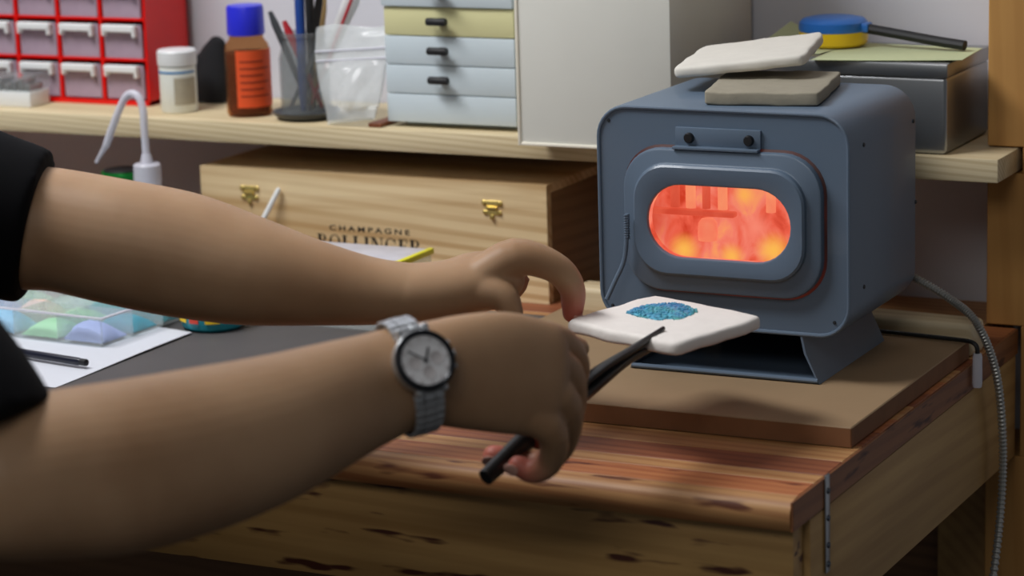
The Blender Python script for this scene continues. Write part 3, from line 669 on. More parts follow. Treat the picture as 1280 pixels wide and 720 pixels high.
def serif_word(text, x0, x1, z0, z1):
    """bold roman capitals: thick stems, hairline bars and bracket-like serifs; unit cell 0..w by 0..1"""
    TH, HN = 0.24, 0.07
    def R(a, b, c, d): return ('r', a, b, c, d)
    def arc(cx, cz, rx, rz, a0, a1, wide=0.20, thin=0.055): return ('a', cx, cz, rx, rz, a0, a1, wide, thin)
    def stem(x): return [R(x, x + TH, 0, 1), R(x - 0.09, x + TH + 0.09, 0, 0.055), R(x - 0.09, x + TH + 0.09, 0.945, 1)]
    G = {'B': (0.86, stem(0.10) + [arc(0.38, 0.755, 0.36, 0.245, -90, 90), arc(0.38, 0.26, 0.42, 0.26, -90, 90)]),
         'O': (1.00, [arc(0.50, 0.5, 0.47, 0.52, 0, 360)]),
         'L': (0.80, stem(0.10) + [R(0.3, 0.72, 0, 0.06), R(0.66, 0.72, 0, 0.30)]),
         'I': (0.46, stem(0.11)),
         'N': (1.04, [R(0.12, 0.12 + HN, 0, 1), R(0.0, 0.32, 0, 0.05), R(0.0, 0.24, 0.945, 1), R(0.86, 0.86 + HN, 0, 1), R(0.74, 1.04, 0.945, 1), ('q', 0.10, 1, 0.36, 1, 0.93, 0, 0.70, 0)]),
         'G': (1.02, [arc(0.50, 0.5, 0.46, 0.52, 38, 330), R(0.70, 0.92, 0.03, 0.44), R(0.60, 1.02, 0.40, 0.45), R(0.83, 0.89, 0.66, 1.0)]),
         'E': (0.82, stem(0.10) + [R(0.3, 0.74, 0, 0.06), R(0.3, 0.72, 0.94, 1), R(0.3, 0.58, 0.475, 0.53), R(0.68, 0.74, 0, 0.30), R(0.66, 0.72, 0.72, 1), R(0.54, 0.59, 0.36, 0.65)]),
         'R': (0.96, stem(0.10) + [arc(0.40, 0.745, 0.38, 0.255, -90, 90), ('q', 0.40, 0.5, 0.62, 0.5, 1.0, 0, 0.72, 0)])}
    tot = sum(G[c][0] for c in text) + 0.10 * (len(text) - 1); sx = (x1 - x0) / tot; sz = z1 - z0; pen = 0.0
    bm = NB()
    def quad(pts):
        f = [bm.verts.new((x0 + (pen + a) * sx, FY - 0.00015, z0 + b * sz)) for a, b in pts]; g = [bm.verts.new((v.co.x, FY + 0.0001, v.co.z)) for v in f]
        bm.faces.new(f); bm.faces.new(g[::-1])
        for i in range(len(f)): bm.faces.new((f[i], g[i], g[(i + 1) % len(f)], f[(i + 1) % len(f)]))
    for c in text:
        wd, sh = G[c]
        for s in sh:
            if s[0] == 'r': quad([(s[1], s[3]), (s[2], s[3]), (s[2], s[4]), (s[1], s[4])])
            elif s[0] == 'q': quad([(s[1], s[2]), (s[3], s[4]), (s[5], s[6]), (s[7], s[8])])
            else:
                _, cx, cz, rx, rz, a0, a1, wide, thin = s; n = max(8, int(abs(a1 - a0) / 15)); prev = None
                for i in range(n + 1):
                    a = math.radians(a0 + (a1 - a0) * i / n); co, si = math.cos(a), math.sin(a); q = thin + (wide - thin) * co * co
                    cur = ((cx + rx * co, cz + rz * si), (cx + (rx - q) * co, cz + (rz - thin) * si))
                    if prev: quad([prev[0], cur[0], cur[1], prev[1]])
                    prev = cur
        pen += wd + 0.10
    return mk('lettering_bollinger', bm, 'ink', front, False)
serif_word('BOLLINGER', -0.5938, -0.4820, 0.0210, 0.0354)
for nm in ('lettering_champagne', 'lettering_bollinger'):
    bpy.data.objects[nm].name = 'lettering'

# clear organiser box with a yellow edge in front of the crate
cbx = thing('clear_organiser', 'clear lidded plastic box with yellow edge before the crate', 'box', (-0.50, 0.14, MZ))
bm = NB()
for a in ((-0.575, -0.432, 0.1000, 0.1012), (-0.575, -0.432, 0.1748, 0.1760), (-0.575, -0.5738, 0.1012, 0.1748), (-0.4332, -0.432, 0.1012, 0.1748)): box(bm, *a, MZ, 0.0410)
box(bm, -0.575, -0.432, 0.1000, 0.1760, MZ, MZ + 0.0012); mk('box_shell', bm, 'clear_plastic', cbx)
bm = NB(); box(bm, -0.577, -0.436, 0.0985, 0.1775, 0.0412, 0.0450, 0.001); mk('box_lid', bm, 'hazy_plastic', cbx)
bm = NB(); box(bm, -0.4355, -0.4295, 0.0980, 0.1780, 0.0405, 0.0460, 0.0012); mk('yellow_latch', bm, 'yellow_trim', cbx)

# wash bottle with a bent spout, green can, white stick
wx, wy = -0.7480, 0.2000
wash = thing('wash_bottle', 'hazy white wash bottle with a bent dropper spout', 'bottle', (wx, wy, MZ))
bm = NB(); lathe(bm, [(0, 0), (0.0260, 0), (0.0280, 0.003), (0.0280, 0.072), (0.0240, 0.086), (0.0135, 0.0930), (0.0125, 0.0985), (0, 0.0985)], (wx, wy, MZ), 32); mk('bottle_body', bm, 'hazy_plastic', wash)
bm = NB(); lathe(bm, [(0, 0.0986), (0.0130, 0.0986), (0.0134, 0.1010), (0.0130, 0.1165), (0.0118, 0.1180), (0.0060, 0.1182), (0.0052, 0.1240), (0.0045, 0.1270), (0, 0.1272)], (wx, wy, MZ), 28); mk('screw_cap', bm, 'hazy_plastic', wash)
bm = NB(); sp = spline([(wx, wy, 0.105), (wx - 0.0006, wy, 0.135), (wx - 0.0008, wy, 0.155), (wx - 0.0060, wy, 0.1672), (wx - 0.0150, wy, 0.1690), (wx - 0.0240, wy, 0.1600), (wx - 0.0380, wy, 0.1340), (wx - 0.0445, wy, 0.1200), (wx - 0.0480, wy, 0.1150), (wx - 0.0570, wy, 0.1030)], 6)
n = len(sp); tube(bm, sp, [0.0037 if k < n * 0.78 else 0.0037 - (k / n - 0.78) / 0.22 * 0.0024 for k in range(n)], 12)
ball(bm, (wx - 0.0574, wy, 0.1020), 0.0019); mk('spout', bm, 'hazy_plastic', wash)
can = thing('green_can', 'green metal can with a dark top behind the arm', 'can', (-0.8120, 0.2500, MZ))
bm = NB(); lathe(bm, [(0, 0), (0.0200, 0), (0.0210, 0.002), (0.0210, 0.097), (0.0200, 0.0995), (0, 0.0995)], (-0.8120, 0.2500, MZ), 28); mk('can_body', bm, 'green_metal', can)
bm = NB(); lathe(bm, [(0, 0.0996), (0.0180, 0.0996), (0.0182, 0.1005), (0.0176, 0.1012), (0, 0.1010)], (-0.8120, 0.2500, MZ), 28); mk('can_top', bm, 'black_plastic', can)
bm = NB(); a, b = Vector((-0.6720, 0.2150, MZ + 0.002)), Vector((-0.6310, 0.2465, 0.0775)); tube(bm, [a, a.lerp(b, .5), a.lerp(b, .97), b], [0.0030, 0.0026, 0.0026, 0.0016], 10)
tag(mk('plastic_stick', bm, 'white_plastic'), 'white plastic stick leaning against the crate', 'stick')

# paper, tray of enamel powders, pen, painted tin on the mat
bm = NB(); sheet(bm, [(-0.985, -0.1660, MZ + 0.0006), (-0.6000, -0.1660, MZ + 0.0006), (-0.5985, 0.0360, MZ + 0.0006), (-0.985, 0.1150, MZ + 0.0006)], lambda a, b: 0.0012 * (1 + math.sin(11 * a + 4 * b)) * (a ** 2) * 0.6, 0.0004, 14)
tag(mk('paper_sheet', bm, 'paper_white'), 'white paper sheet under the clear tray', 'paper')
PZ = MZ + 0.0022
tray = thing('compartment_tray', 'clear plastic tray divided into compartments of coloured powder', 'tray', (-0.79, 0.03, PZ))
TR = rotz(-4.0, (-0.645, -0.040, 0))
def tb(bm, *a, **k): return box(bm, *a, mtx=TR, **k)
tx1, tx0, ty0, ty1, th = -0.6420, -0.9380, -0.0380, 0.0900, 0.0250
ncx, ncy = 6, 3; px_, py_ = (tx1 - tx0) / ncx, (ty1 - ty0) / ncy
bm = NB(); tb(bm, tx0, tx1, ty0, ty1, PZ, PZ + 0.0012)
for a in ((tx0, tx1, ty0, ty0 + 0.0012), (tx0, tx1, ty1 - 0.0012, ty1), (tx0, tx0 + 0.0012, ty0, ty1), (tx1 - 0.0012, tx1, ty0, ty1)): tb(bm, *a, PZ, PZ + th)
mk('tray_shell', bm, 'clear_plastic', tray)
bm = NB()
for a in ((tx0 - 0.003, tx1 + 0.003, ty0 - 0.003, ty0 + 0.0005), (tx0 - 0.003, tx1 + 0.003, ty1 - 0.0005, ty1 + 0.003), (tx0 - 0.003, tx0 + 0.0005, ty0, ty1), (tx1 - 0.0005, tx1 + 0.003, ty0, ty1)): tb(bm, *a, PZ + th - 0.0008, PZ + th + 0.0008, bev=0.0005)
mk('tray_rim', bm, 'hazy_plastic', tray)
for i in range(1, ncx):
    bm = NB(); tb(bm, tx0 + i * px_ - 0.0006, tx0 + i * px_ + 0.0006, ty0, ty1, PZ + 0.001, PZ + th - 0.002); mk('tray_divider', bm, 'tray_edge', tray)
for j in range(1, ncy):
    bm = NB(); tb(bm, tx0, tx1, ty0 + j * py_ - 0.0006, ty0 + j * py_ + 0.0006, PZ + 0.001, PZ + th - 0.002); mk('tray_divider', bm, 'tray_edge', tray)
fills = {(5, 0): 'lavender', (4, 0): 'green', (3, 0): 'blue', (2, 0): 'white', (5, 1): 'teal', (4, 1): 'lime', (3, 1): 'pink', (2, 1): 'lavender', (5, 2): 'deepteal', (4, 2): 'teal', (3, 2): 'white', (2, 2): 'green', (1, 0): 'lime', (0, 0): 'teal', (1, 1): 'blue', (0, 1): 'pink', (1, 2): 'deepteal', (0, 2): 'lavender'}
words = {'lavender': 'lavender', 'green': 'soft green', 'blue': 'light blue', 'white': 'whitish', 'teal': 'bright teal', 'lime': 'lime green', 'pink': 'salmon pink', 'deepteal': 'dark teal'}
rowt = ('front', 'middle', 'back'); colt = ('far left', 'second', 'third', 'fourth', 'fifth', 'right-hand')
for (i, j), c in fills.items():
    bm = NB(); N = 9; h = random.uniform(0.0080, 0.0125); sx_, sy_ = random.uniform(-1, 1), random.uniform(-1, 1); xa, ya = tx0 + i * px_ + 0.004, ty0 + j * py_ + 0.004; G = []
    for a in range(N + 1):
        row = []
        for b in range(N + 1):
            q = h * (0.10 + 1.25 * (math.sin(math.pi * a / N) * math.sin(math.pi * b / N)) ** 0.45 + random.uniform(-.06, .06)) * (1 + 0.4 * sx_ * (a / N - .5) + 0.4 * sy_ * (b / N - .5)); row.append(bm.verts.new((xa + (px_ - 0.008) * a / N, ya + (py_ - 0.008) * b / N, PZ + 0.0013 + q)))
        G.append(row)
    for a in range(N):
        for b in range(N): bm.faces.new((G[a][b], G[a + 1][b], G[a + 1][b + 1], G[a][b + 1]))
    eg = [e for e in bm.edges if e.is_boundary]; r = bmesh.ops.extrude_edge_only(bm, edges=eg); vs = [g for g in r['geom'] if isinstance(g, bmesh.types.BMVert)]
    for v in vs: v.co.z = PZ + 0.0013
    bmesh.ops.contextual_create(bm, geom=[e for e in bm.edges if e.is_boundary])
    bmesh.ops.transform(bm, matrix=TR, verts=bm.verts[:])
    tag(mk('enamel_powder', bm, 'powder_' + c), '%s powder in the %s compartment of the tray\'s %s row' % (words[c], colt[i], rowt[j]), 'powder', 'powders in the compartment tray', 'stuff')
pen = thing('black_pen', 'dark navy pen lying on the white paper before the tray', 'pen', (-0.66, -0.095, PZ))
bm = NB(); a, b = Vector((-0.7350, -0.0860, PZ + 0.0040)), Vector((-0.6180, -0.1040, PZ + 0.0040)); tube(bm, [a, a.lerp(b, .02), a.lerp(b, .98), b], [0.0026, 0.0034, 0.0034, 0.0026], 12); mk('barrel', bm, 'pen_navy', pen)
bm = NB(); c = a.lerp(b, 1.06); tube(bm, [b, b.lerp(c, .9), c], [0.0030, 0.0030, 0.0018], 12); mk('end_cap', bm, 'black_plastic', pen)
tt = thing('painted_tin', 'small round teal tin painted with red and yellow spots', 'tin', (-0.5960, 0.0680, MZ))
bm = NB(); lathe(bm, [(0, 0), (0.0240, 0), (0.0280, 0.003), (0.0300, 0.012), (0.0300, 0.030), (0.0285, 0.033), (0, 0.0335)], (-0.5960, 0.0680, MZ), 36); tj = mk('tin_body', bm, 'teal_paint', tt)
for k, (a0, mt) in enumerate(((-165, 'red_paint'), (-135, 'yellow_paint'), (-102, 'red_paint'), (-72, 'yellow_paint'), (-40, 'red_paint'), (-8, 'yellow_paint'), (30, 'red_paint'))):
    bm = NB(); band(bm, (-0.5960, 0.0680), 0.0300, MZ + 0.0090, MZ + 0.0200, a0, a0 + (25 if mt[0] == 'y' else 18), 8, 0.0005); mk('painted_spot', bm, mt, tj)

# ------------------------------------------------------------------ slab carried on the tongs, with the frit on it
SZ = 0.0800
bm = NB(); slab(bm, [(-0.1330, -0.1760, SZ), (-0.0266, -0.2177, SZ), (0.0016, -0.1160, SZ), (-0.1050, -0.0740, SZ)], 0.0100, 0.0032)
tag(mk('fibre_slab', bm, 'fibre_white'), 'white slab with blue frit held by the tongs before the kiln', 'slab')
random.seed(11)
bm = NB(); fc = Vector((-0.0755, -0.1290, SZ)); ax = Vector((0.50, 0.87, 0)).normalized(); ay = Vector((-ax.y, ax.x, 0))
# outline of the leaf shape, in slab coordinates (along the slab's long view axis, across)
fx = Vector((0.905, 0.425, 0)); fy = Vector((-0.425, 0.905, 0))
def half(u): return 0.0265 * (max(0.0, 1 - abs(u) ** 2.2)) ** 0.7 * (1 + 0.25 * u)
NU, NV = 22, 10; G = []
for i in range(NU + 1):
    u = -1 + 2 * i / NU; row = []
    for j in range(NV + 1):
        v = -1 + 2 * j / NV; h = half(u) * (1 + 0.10 * math.sin(9 * u + 3 * v)); z = 0.0034 * max(0, 1 - v * v) * (1 - u ** 4) + random.uniform(0, .0007)
        row.append(bm.verts.new(fc + fx * (0.0245 * u) + fy * (h * v) + Vector((0, 0, z - 0.0001))))
    G.append(row)
for i in range(NU):
    for j in range(NV): bm.faces.new((G[i][j], G[i + 1][j], G[i + 1][j + 1], G[i][j + 1]))
for k in range(420):
    u, v = random.uniform(-1.05, 1.05), random.uniform(-1.05, 1.05); s = random.uniform(0.0006, 0.0013)
    p = fc + fx * (0.0245 * u) + fy * (half(max(-.97, min(.97, u))) * v) + Vector((0, 0, 0.0034 * max(0, 1 - v * v) * max(0, 1 - u ** 4) + 0.0004))
    t = NB(); bmesh.ops.create_icosphere(t, subdivisions=1, radius=s); merge(bm, t, Matrix.Translation(p) @ Matrix.Rotation(random.uniform(0, 3), 4, 'Z') @ Matrix.Diagonal((1, random.uniform(.5, 1), random.uniform(.5, 1), 1)))
tag(mk('enamel_frit', bm, 'frit', None, False), 'heap of blue and teal enamel grains on the held slab', 'frit', None, 'stuff')

tongs = thing('steel_tongs', 'long dark steel tongs gripping the white slab', 'tongs', (-0.0798, -0.4111, 0.0305))
def strip(name, pts, widths, th, wdir, mat, parent):
    bm = NB(); rings = []; P_ = spline(pts, 6); nW = len(P_)
    for k, (p, t, a, b) in enumerate(frames(P_)):
        f = k / (nW - 1) * (len(widths) - 1); i = min(int(f), len(widths) - 2); wv = widths[i] + (widths[i + 1] - widths[i]) * (f - i)
        s = (Vector(wdir) - t * t.dot(Vector(wdir))).normalized(); n_ = t.cross(s)
        rings.append([p + s * (wv * math.cos(q)) + n_ * (th * (1 - 0.72 * (k / (nW - 1)) ** 2) * math.sin(q)) for q in [2 * math.pi * m / 12 for m in range(12)]])
    loft(bm, rings, True, True, True); return mk(name, bm, mat, parent)
strip('upper_jaw', [(-0.0798, -0.4111, 0.0305), (-0.0719, -0.3386, 0.0526), (-0.0636, -0.2814, 0.0678), (-0.0568, -0.2259, 0.0748), (-0.0505, -0.1835, 0.0820)], [0.0040, 0.0075, 0.0140, 0.0075, 0.0014], 0.0056, (0.75, -0.2, 0.55), 'tool_steel', tongs)
strip('lower_jaw', [(-0.0807, -0.4094, 0.0299), (-0.0714, -0.3400, 0.0458), (-0.0616, -0.2821, 0.0608), (-0.0596, -0.2256, 0.0676), (-0.0560, -0.1700, 0.0680)], [0.0040, 0.0075, 0.0130, 0.0085, 0.0030], 0.0056, (0.75, -0.2, 0.55), 'tool_steel', tongs)

# ------------------------------------------------------------------ person reaching in from the left
UPV = Vector((-0.069, 0.204, 0.977))
def limb(bm, secs, up=UPV, n=40, cap0=True, cap1=True):
    """loft of elliptical sections (point, radius along up, radius across) with rounded ends"""
    pts = [Vector(s[0]) for s in secs]; fr = frames(pts); rings = []
    def ring(p, t, ra, rb):
        a = (up - t * t.dot(up)).normalized(); b = t.cross(a)
        return [p + a * (ra * math.cos(2 * math.pi * i / n)) + b * (rb * math.sin(2 * math.pi * i / n)) for i in range(n)]
    T = [f[1] for f in fr]
    if cap0:
        for q in (80, 60, 38, 18):
            q = math.radians(q); m_ = min(secs[0][1], secs[0][2]); rings.append(ring(pts[0] - T[0] * m_ * math.sin(q), T[0], secs[0][1] * math.cos(q), secs[0][2] * math.cos(q)))
    for p, t, s in zip(pts, T, secs): rings.append(ring(p, t, s[1], s[2]))
    if cap1:
        for q in (18, 38, 60, 80):
            q = math.radians(q); m_ = min(secs[-1][1], secs[-1][2]); rings.append(ring(pts[-1] + T[-1] * m_ * math.sin(q), T[-1], secs[-1][1] * math.cos(q), secs[-1][2] * math.cos(q)))
    t = NB(); loft(t, rings, True, True, True); bmesh.ops.recalc_face_normals(t, faces=t.faces[:]); return merge(bm, t)
def smooth_secs(secs, k=4):
    P_ = spline([s[0] for s in secs], k); A = spline([(s[1], s[2], 0) for s in secs], k)
    return [(p, a.x, a.y) for p, a in zip(P_, A)]
def finger(bm, joints, radii):
    P_ = spline(joints, 4); n = len(P_); out = []
    for i, p in enumerate(P_):
        f = i / (n - 1) * (len(radii) - 1); k = min(int(f), len(radii) - 2); r = radii[k] + (radii[k + 1] - radii[k]) * (f - k); out.append((p, r, r))
    limb(bm, out, UPV, 24)
def fuse(name, bm, mats, voxel, it, parent=None):
    """weld the overlapping limbs of one body into a single closed skin"""
    me = bpy.data.meshes.new(name); bm.to_mesh(me); bm.free(); o = bpy.data.objects.new(name, me); COL.objects.link(o)
    r = o.modifiers.new('weld', 'REMESH'); r.mode = 'VOXEL'; r.voxel_size = voxel; r.use_smooth_shade = True
    s = o.modifiers.new('soft', 'SMOOTH'); s.factor = 0.5; s.iterations = it
    dg = bpy.context.evaluated_depsgraph_get(); nm = bpy.data.meshes.new_from_object(o.evaluated_get(dg))
    o.modifiers.clear(); o.data = nm; bpy.data.meshes.remove(me)
    for p in nm.polygons: p.use_smooth = True
    nm.materials.clear()
    for m in mats: nm.materials.append(MATS[m])
    if parent is not None: o.parent = parent
    return o
bm = NB(); pz = Vector((-0.7640, 0.3420, ST))
limb(bm, smooth_secs([(pz + Vector((0, 0, .0012)), .010, .018), (pz + Vector((.001, 0, .022)), .013, .020), (pz + Vector((.004, .001, .044)), .010, .016), (pz + Vector((.010, .002, .060)), .006, .009)], 4), Vector((0, 1, 0)), cap0=False)
limb(bm, smooth_secs([(pz + Vector((-.010, -.002, .0012)), .008, .010), (pz + Vector((-.012, -.003, .026)), .009, .010), (pz + Vector((-.006, -.003, .043)), .006, .008)], 4), Vector((0, 1, 0)), cap0=False)
tag(fuse('black_pouch', bm, ['black_cloth'], 0.0016, 4), 'black cloth pouch behind the white tub and amber bottle', 'pouch')
SR, SL = Vector((-0.4512, -0.7294, 0.2912)), Vector((-0.7172, -0.4355, 0.2602)); SM = (SR + SL) / 2
sdir = (SL - SR).normalized(); fdir = Vector((-sdir.y, sdir.x, 0)); fdir = -fdir if fdir.x < 0 else fdir; fdir.normalize()
bm = NB()
# right arm (nearer, with the watch)
limb(bm, smooth_secs([(SR, .052, .052), ((-0.3424, -0.7213, 0.1937), .047, .047), ((-0.2619, -0.7228, 0.1152), .046, .045), ((-0.2473, -0.7206, 0.0941), .044, .044)], 3))
limb(bm, smooth_secs([((-0.2513, -0.7228, 0.0934), .040, .040), ((-0.2359, -0.7146, 0.0951), .0455, .044), ((-0.2120, -0.6856, 0.0944), .0495, .045), ((-0.1876, -0.6563, 0.0937), .0510, .045), ((-0.1625, -0.6090, 0.0948), .0490, .043), ((-0.1421, -0.5692, 0.0983), .0450, .039), ((-0.1251, -0.5305, 0.1041), .0395, .033), ((-0.1113, -0.4996, 0.1085), .0352, .028), ((-0.0987, -0.4808, 0.1122), .0330, .0255), ((-0.0848, -0.4643, 0.1136), .0325, .024)], 4))
limb(bm, smooth_secs([((-0.0883, -0.4683, 0.1137), .0325, .0235), ((-0.0727, -0.4496, 0.1111), .0365, .0205), ((-0.0558, -0.4273, 0.1067), .0390, .0185), ((-0.0395, -0.4029, 0.0980), .0375, .0165)], 4))
RH = {'index': [(-0.0730, -0.4262, 0.1187), (-0.0501, -0.3749, 0.1172), (-0.0509, -0.3329, 0.0934), (-0.0608, -0.3157, 0.0719), (-0.0714, -0.3165, 0.0622)],
      'middle': [(-0.0701, -0.4326, 0.1099), (-0.0378, -0.3859, 0.1031), (-0.0436, -0.3550, 0.0676), (-0.0598, -0.3494, 0.0444), (-0.0764, -0.3544, 0.0441)],
      'ring': [(-0.0685, -0.4362, 0.1014), (-0.0318, -0.3984, 0.0865), (-0.0409, -0.3730, 0.0496), (-0.0630, -0.3683, 0.0298), (-0.0889, -0.3799, 0.0358)],
      'little': [(-0.0680, -0.4379, 0.0930), (-0.0344, -0.4107, 0.0697), (-0.0399, -0.3938, 0.0423), (-0.0538, -0.3919, 0.0317), (-0.0647, -0.3931, 0.0352)]}
finger(bm, RH['index'], [.013, .0125, .0100, .0090, .0078]); finger(bm, RH['middle'], [.013, .0128, .0102, .0092, .0078])
finger(bm, RH['ring'], [.013, .0122, .0098, .0088, .0078]); finger(bm, RH['little'], [.012, .0112, .0086, .0080, .0070])
finger(bm, [(-0.0913, -0.4353, 0.1193), (-0.0866, -0.3768, 0.1142), (-0.0841, -0.3104, 0.0994), (-0.0757, -0.2751, 0.0858)], [.016, .0145, .0112, .0085])
limb(bm, [((-0.0863, -0.4234, 0.1106), .030, .018), ((-0.0624, -0.3911, 0.0996), .032, .016)])        # heel and ball of the palm
# left arm (behind)
limb(bm, smooth_secs([(SL, .052, .052), ((-0.6095, -0.3939, 0.2084), .047, .047), ((-0.5236, -0.3600, 0.1698), .046, .045), ((-0.5022, -0.3511, 0.1623), .045, .044)], 3))
limb(bm, smooth_secs([((-0.5128, -0.3558, 0.1649), .043, .043), ((-0.4864, -0.3438, 0.1595), .0455, .044), ((-0.4628, -0.3326, 0.1564), .0450, .043), ((-0.4202, -0.3191, 0.1475), .0460, .043), ((-0.3780, -0.3003, 0.1371), .0460, .042), ((-0.3356, -0.2819, 0.1249), .0405, .038), ((-0.2938, -0.2580, 0.1133), .0315, .031), ((-0.2593, -0.2368, 0.1054), .0250, .027), ((-0.2323, -0.2184, 0.1016), .0220, .027)], 4))
limb(bm, smooth_secs([((-0.2392, -0.2240, 0.1023), .0220, .027), ((-0.2138, -0.2032, 0.1021), .0225, .030), ((-0.1989, -0.1857, 0.1056), .0228, .033), ((-0.1917, -0.1737, 0.1066), .0205, .032)], 4))
LH = {'index': [(-0.1890, -0.1993, 0.1138), (-0.1669, -0.1851, 0.1262), (-0.1432, -0.1675, 0.1165), (-0.1340, -0.1580, 0.0989), (-0.1353, -0.1562, 0.0809)],
      'middle': [(-0.1980, -0.1819, 0.1097), (-0.1780, -0.1630, 0.1223), (-0.1563, -0.1432, 0.1119), (-0.1470, -0.1331, 0.0964), (-0.1463, -0.1342, 0.0808)],
      'ring': [(-0.2047, -0.1693, 0.1048), (-0.1937, -0.1451, 0.1153), (-0.1899, -0.1376, 0.1005), (-0.1950, -0.1498, 0.0892), (-0.2010, -0.1618, 0.0901)],
      'little': [(-0.2090, -0.1611, 0.1004), (-0.2058, -0.1351, 0.1063), (-0.2013, -0.1314, 0.0935), (-0.2056, -0.1451, 0.0838), (-0.2115, -0.1545, 0.0853)]}
for k, s in (('index', 1.0), ('middle', 1.03), ('ring', 0.98), ('little', 0.86)): finger(bm, LH[k], [r * s for r in (.0135, .0132, .0112, .0098, .0078)])
finger(bm, [(-0.2123, -0.2061, 0.1011), (-0.1889, -0.2027, 0.1044), (-0.1712, -0.1993, 0.1002), (-0.1641, -0.1986, 0.0886)], [.0165, .0150, .0118, .0088])
# shoulders, neck and head (outside the picture)
limb(bm, [(SR, .05, .05), (SM + Vector((0, 0, .01)), .06, .06), (SL, .05, .05)], Vector((0, 0, 1)))
HC = SM + fdir * 0.07 + Vector((0, 0, 0.26))
limb(bm, [(SM + Vector((0, 0, .02)), .055, .055), (SM + fdir * 0.03 + Vector((0, 0, .12)), .050, .050), (HC - Vector((0, 0, .05)), .052, .052)], sdir)
limb(bm, [(HC + Vector((0, 0, -.085)) + fdir * .030, .034, .036), (HC + Vector((0, 0, -.045)) + fdir * .012, .060, .066), (HC, .070, .088), (HC + Vector((0, 0, .045)), .070, .088)], sdir)
limb(bm, [(HC + fdir * .088 + Vector((0, 0, .012)), .006, .006), (HC + fdir * .101 + Vector((0, 0, -.024)), .012, .011)], sdir)
limb(bm, [(HC + fdir * .078 + Vector((0, 0, -.055)) - sdir * .018, .006, .006), (HC + fdir * .084 + Vector((0, 0, -.055)), .008, .007), (HC + fdir * .078 + Vector((0, 0, -.055)) + sdir * .018, .006, .006)], Vector((0, 0, 1)))
for s in (-1, 1): limb(bm, [(HC + sdir * s * .073 + Vector((0, 0, .015)) - fdir * .005, .006, .016), (HC + sdir * s * .073 + Vector((0, 0, -.028)), .006, .011)], sdir)
person = fuse('person', bm, ['skin'], 0.0017, 7)
tag(person, 'person in black sleeves reaching over the bench holding tongs with a watch on the wrist', 'person')
tips = [Vector(j[-1]) for j in list(RH.values()) + list(LH.values())] + [Vector(j[1]) for j in list(RH.values())]
at_ = person.data.attributes.new('flush', 'FLOAT', 'POINT'); vals = [0.0] * len(person.data.vertices); tp = [t for t in tips[:8]]
for i, v in enumerate(person.data.vertices):
    c = v.co
    if c.x > -0.30 and c.z < 0.20: 
        d = min((c - t).length for t in tp); vals[i] = max(0.0, min(1.0, (0.030 - d) / 0.022))
at_.data.foreach_set('value', vals)
nt = MATS['skin'].node_tree; ps = nt.nodes['Principled BSDF']; src = ps.inputs['Base Color'].links[0].from_socket
an = nt.nodes.new('ShaderNodeAttribute'); an.attribute_name = 'flush'
mf = nt.nodes.new('ShaderNodeMath'); mf.operation = 'MULTIPLY'; mf.inputs[1].default_value = 0.85; nt.links.new(an.outputs['Fac'], mf.inputs[0])
nt.links.new(mix(nt, mf.outputs[0], src, lin('#b0584c')), ps.inputs['Base Color'])
for tipp, prev, out in ((RH['ring'][-1], RH['ring'][-2], (0.3, -0.8, -0.4)), (RH['little'][-1], RH['little'][-2], (0.3, -0.8, -0.4)), (LH['index'][-1], LH['index'][-2], (0.7, -0.3, 0.1))):
    t_, p_ = Vector(tipp), Vector(prev); d = (t_ - p_).normalized(); o_ = Vector(out); o_ = (o_ - d * o_.dot(d)).normalized(); s_ = d.cross(o_)
    bm = NB(); mm = Matrix((( d.x, s_.x, o_.x, 0), (d.y, s_.y, o_.y, 0), (d.z, s_.z, o_.z, 0), (0, 0, 0, 1))); mm.translation = t_ + o_ * 0.0062 + d * 0.002
    ball(bm, (0, 0, 0), 1.0, (0.0058, 0.0046, 0.0014), 14, mm); mk('fingernail', bm, 'nail', person)
# black shirt with half sleeves
bm = NB()
limb(bm, smooth_secs([(SL, .072, .070), ((-0.6096, -0.3937, 0.2095), .064, .062), ((-0.5026, -0.3500, 0.1674), .0590, .0570), ((-0.4781, -0.3395, 0.1598), .0570, .0550)], 4), cap1=False)
limb(bm, smooth_secs([(SR, .076, .074), ((-0.3604, -0.7258, 0.2124), .071, .069), ((-0.2832, -0.7220, 0.1391), .0660, .064), ((-0.2580, -0.7228, 0.1075), .0650, .063)], 4), cap1=False)
tor = [(SM + Vector((0, 0, .07)), .075, .10), (SM + Vector((0, 0, .03)), .10, .185), (SM - fdir * .01 + Vector((0, 0, -.08)), .118, .205), (SM - fdir * .04 + Vector((0, 0, -.26)), .115, .185), (SM - fdir * .08 + Vector((0, 0, -.46)), .115, .175), (SM - fdir * .11 + Vector((0, 0, -.60)), .120, .185)]
limb(bm, smooth_secs(tor, 4), fdir, 28)
fuse('shirt', bm, ['shirt_cloth'], 0.004, 6, person)
bm = NB(); hip = SM - fdir * .11 + Vector((0, 0, -.63)); limb(bm, [(hip + sdir * .10, .10, .09), (hip - sdir * .10, .10, .09)], Vector((0, 0, 1)))
for s in (-1, 1):
    h0 = hip + sdir * s * .09; kn = Vector((h0.x, h0.y, -0.36)) + fdir * .40 + sdir * s * .05; ft = Vector((kn.x, kn.y, -0.76)) - fdir * .04
    limb(bm, smooth_secs([(h0, .085, .085), (h0.lerp(kn, .5), .075, .075), (kn, .060, .060)], 3)); limb(bm, smooth_secs([(kn, .060, .060), (kn.lerp(ft, .4), .058, .058), (ft, .045, .045)], 3), fdir)
fuse('trousers', bm, ['trousers_cloth'], 0.006, 5, person)
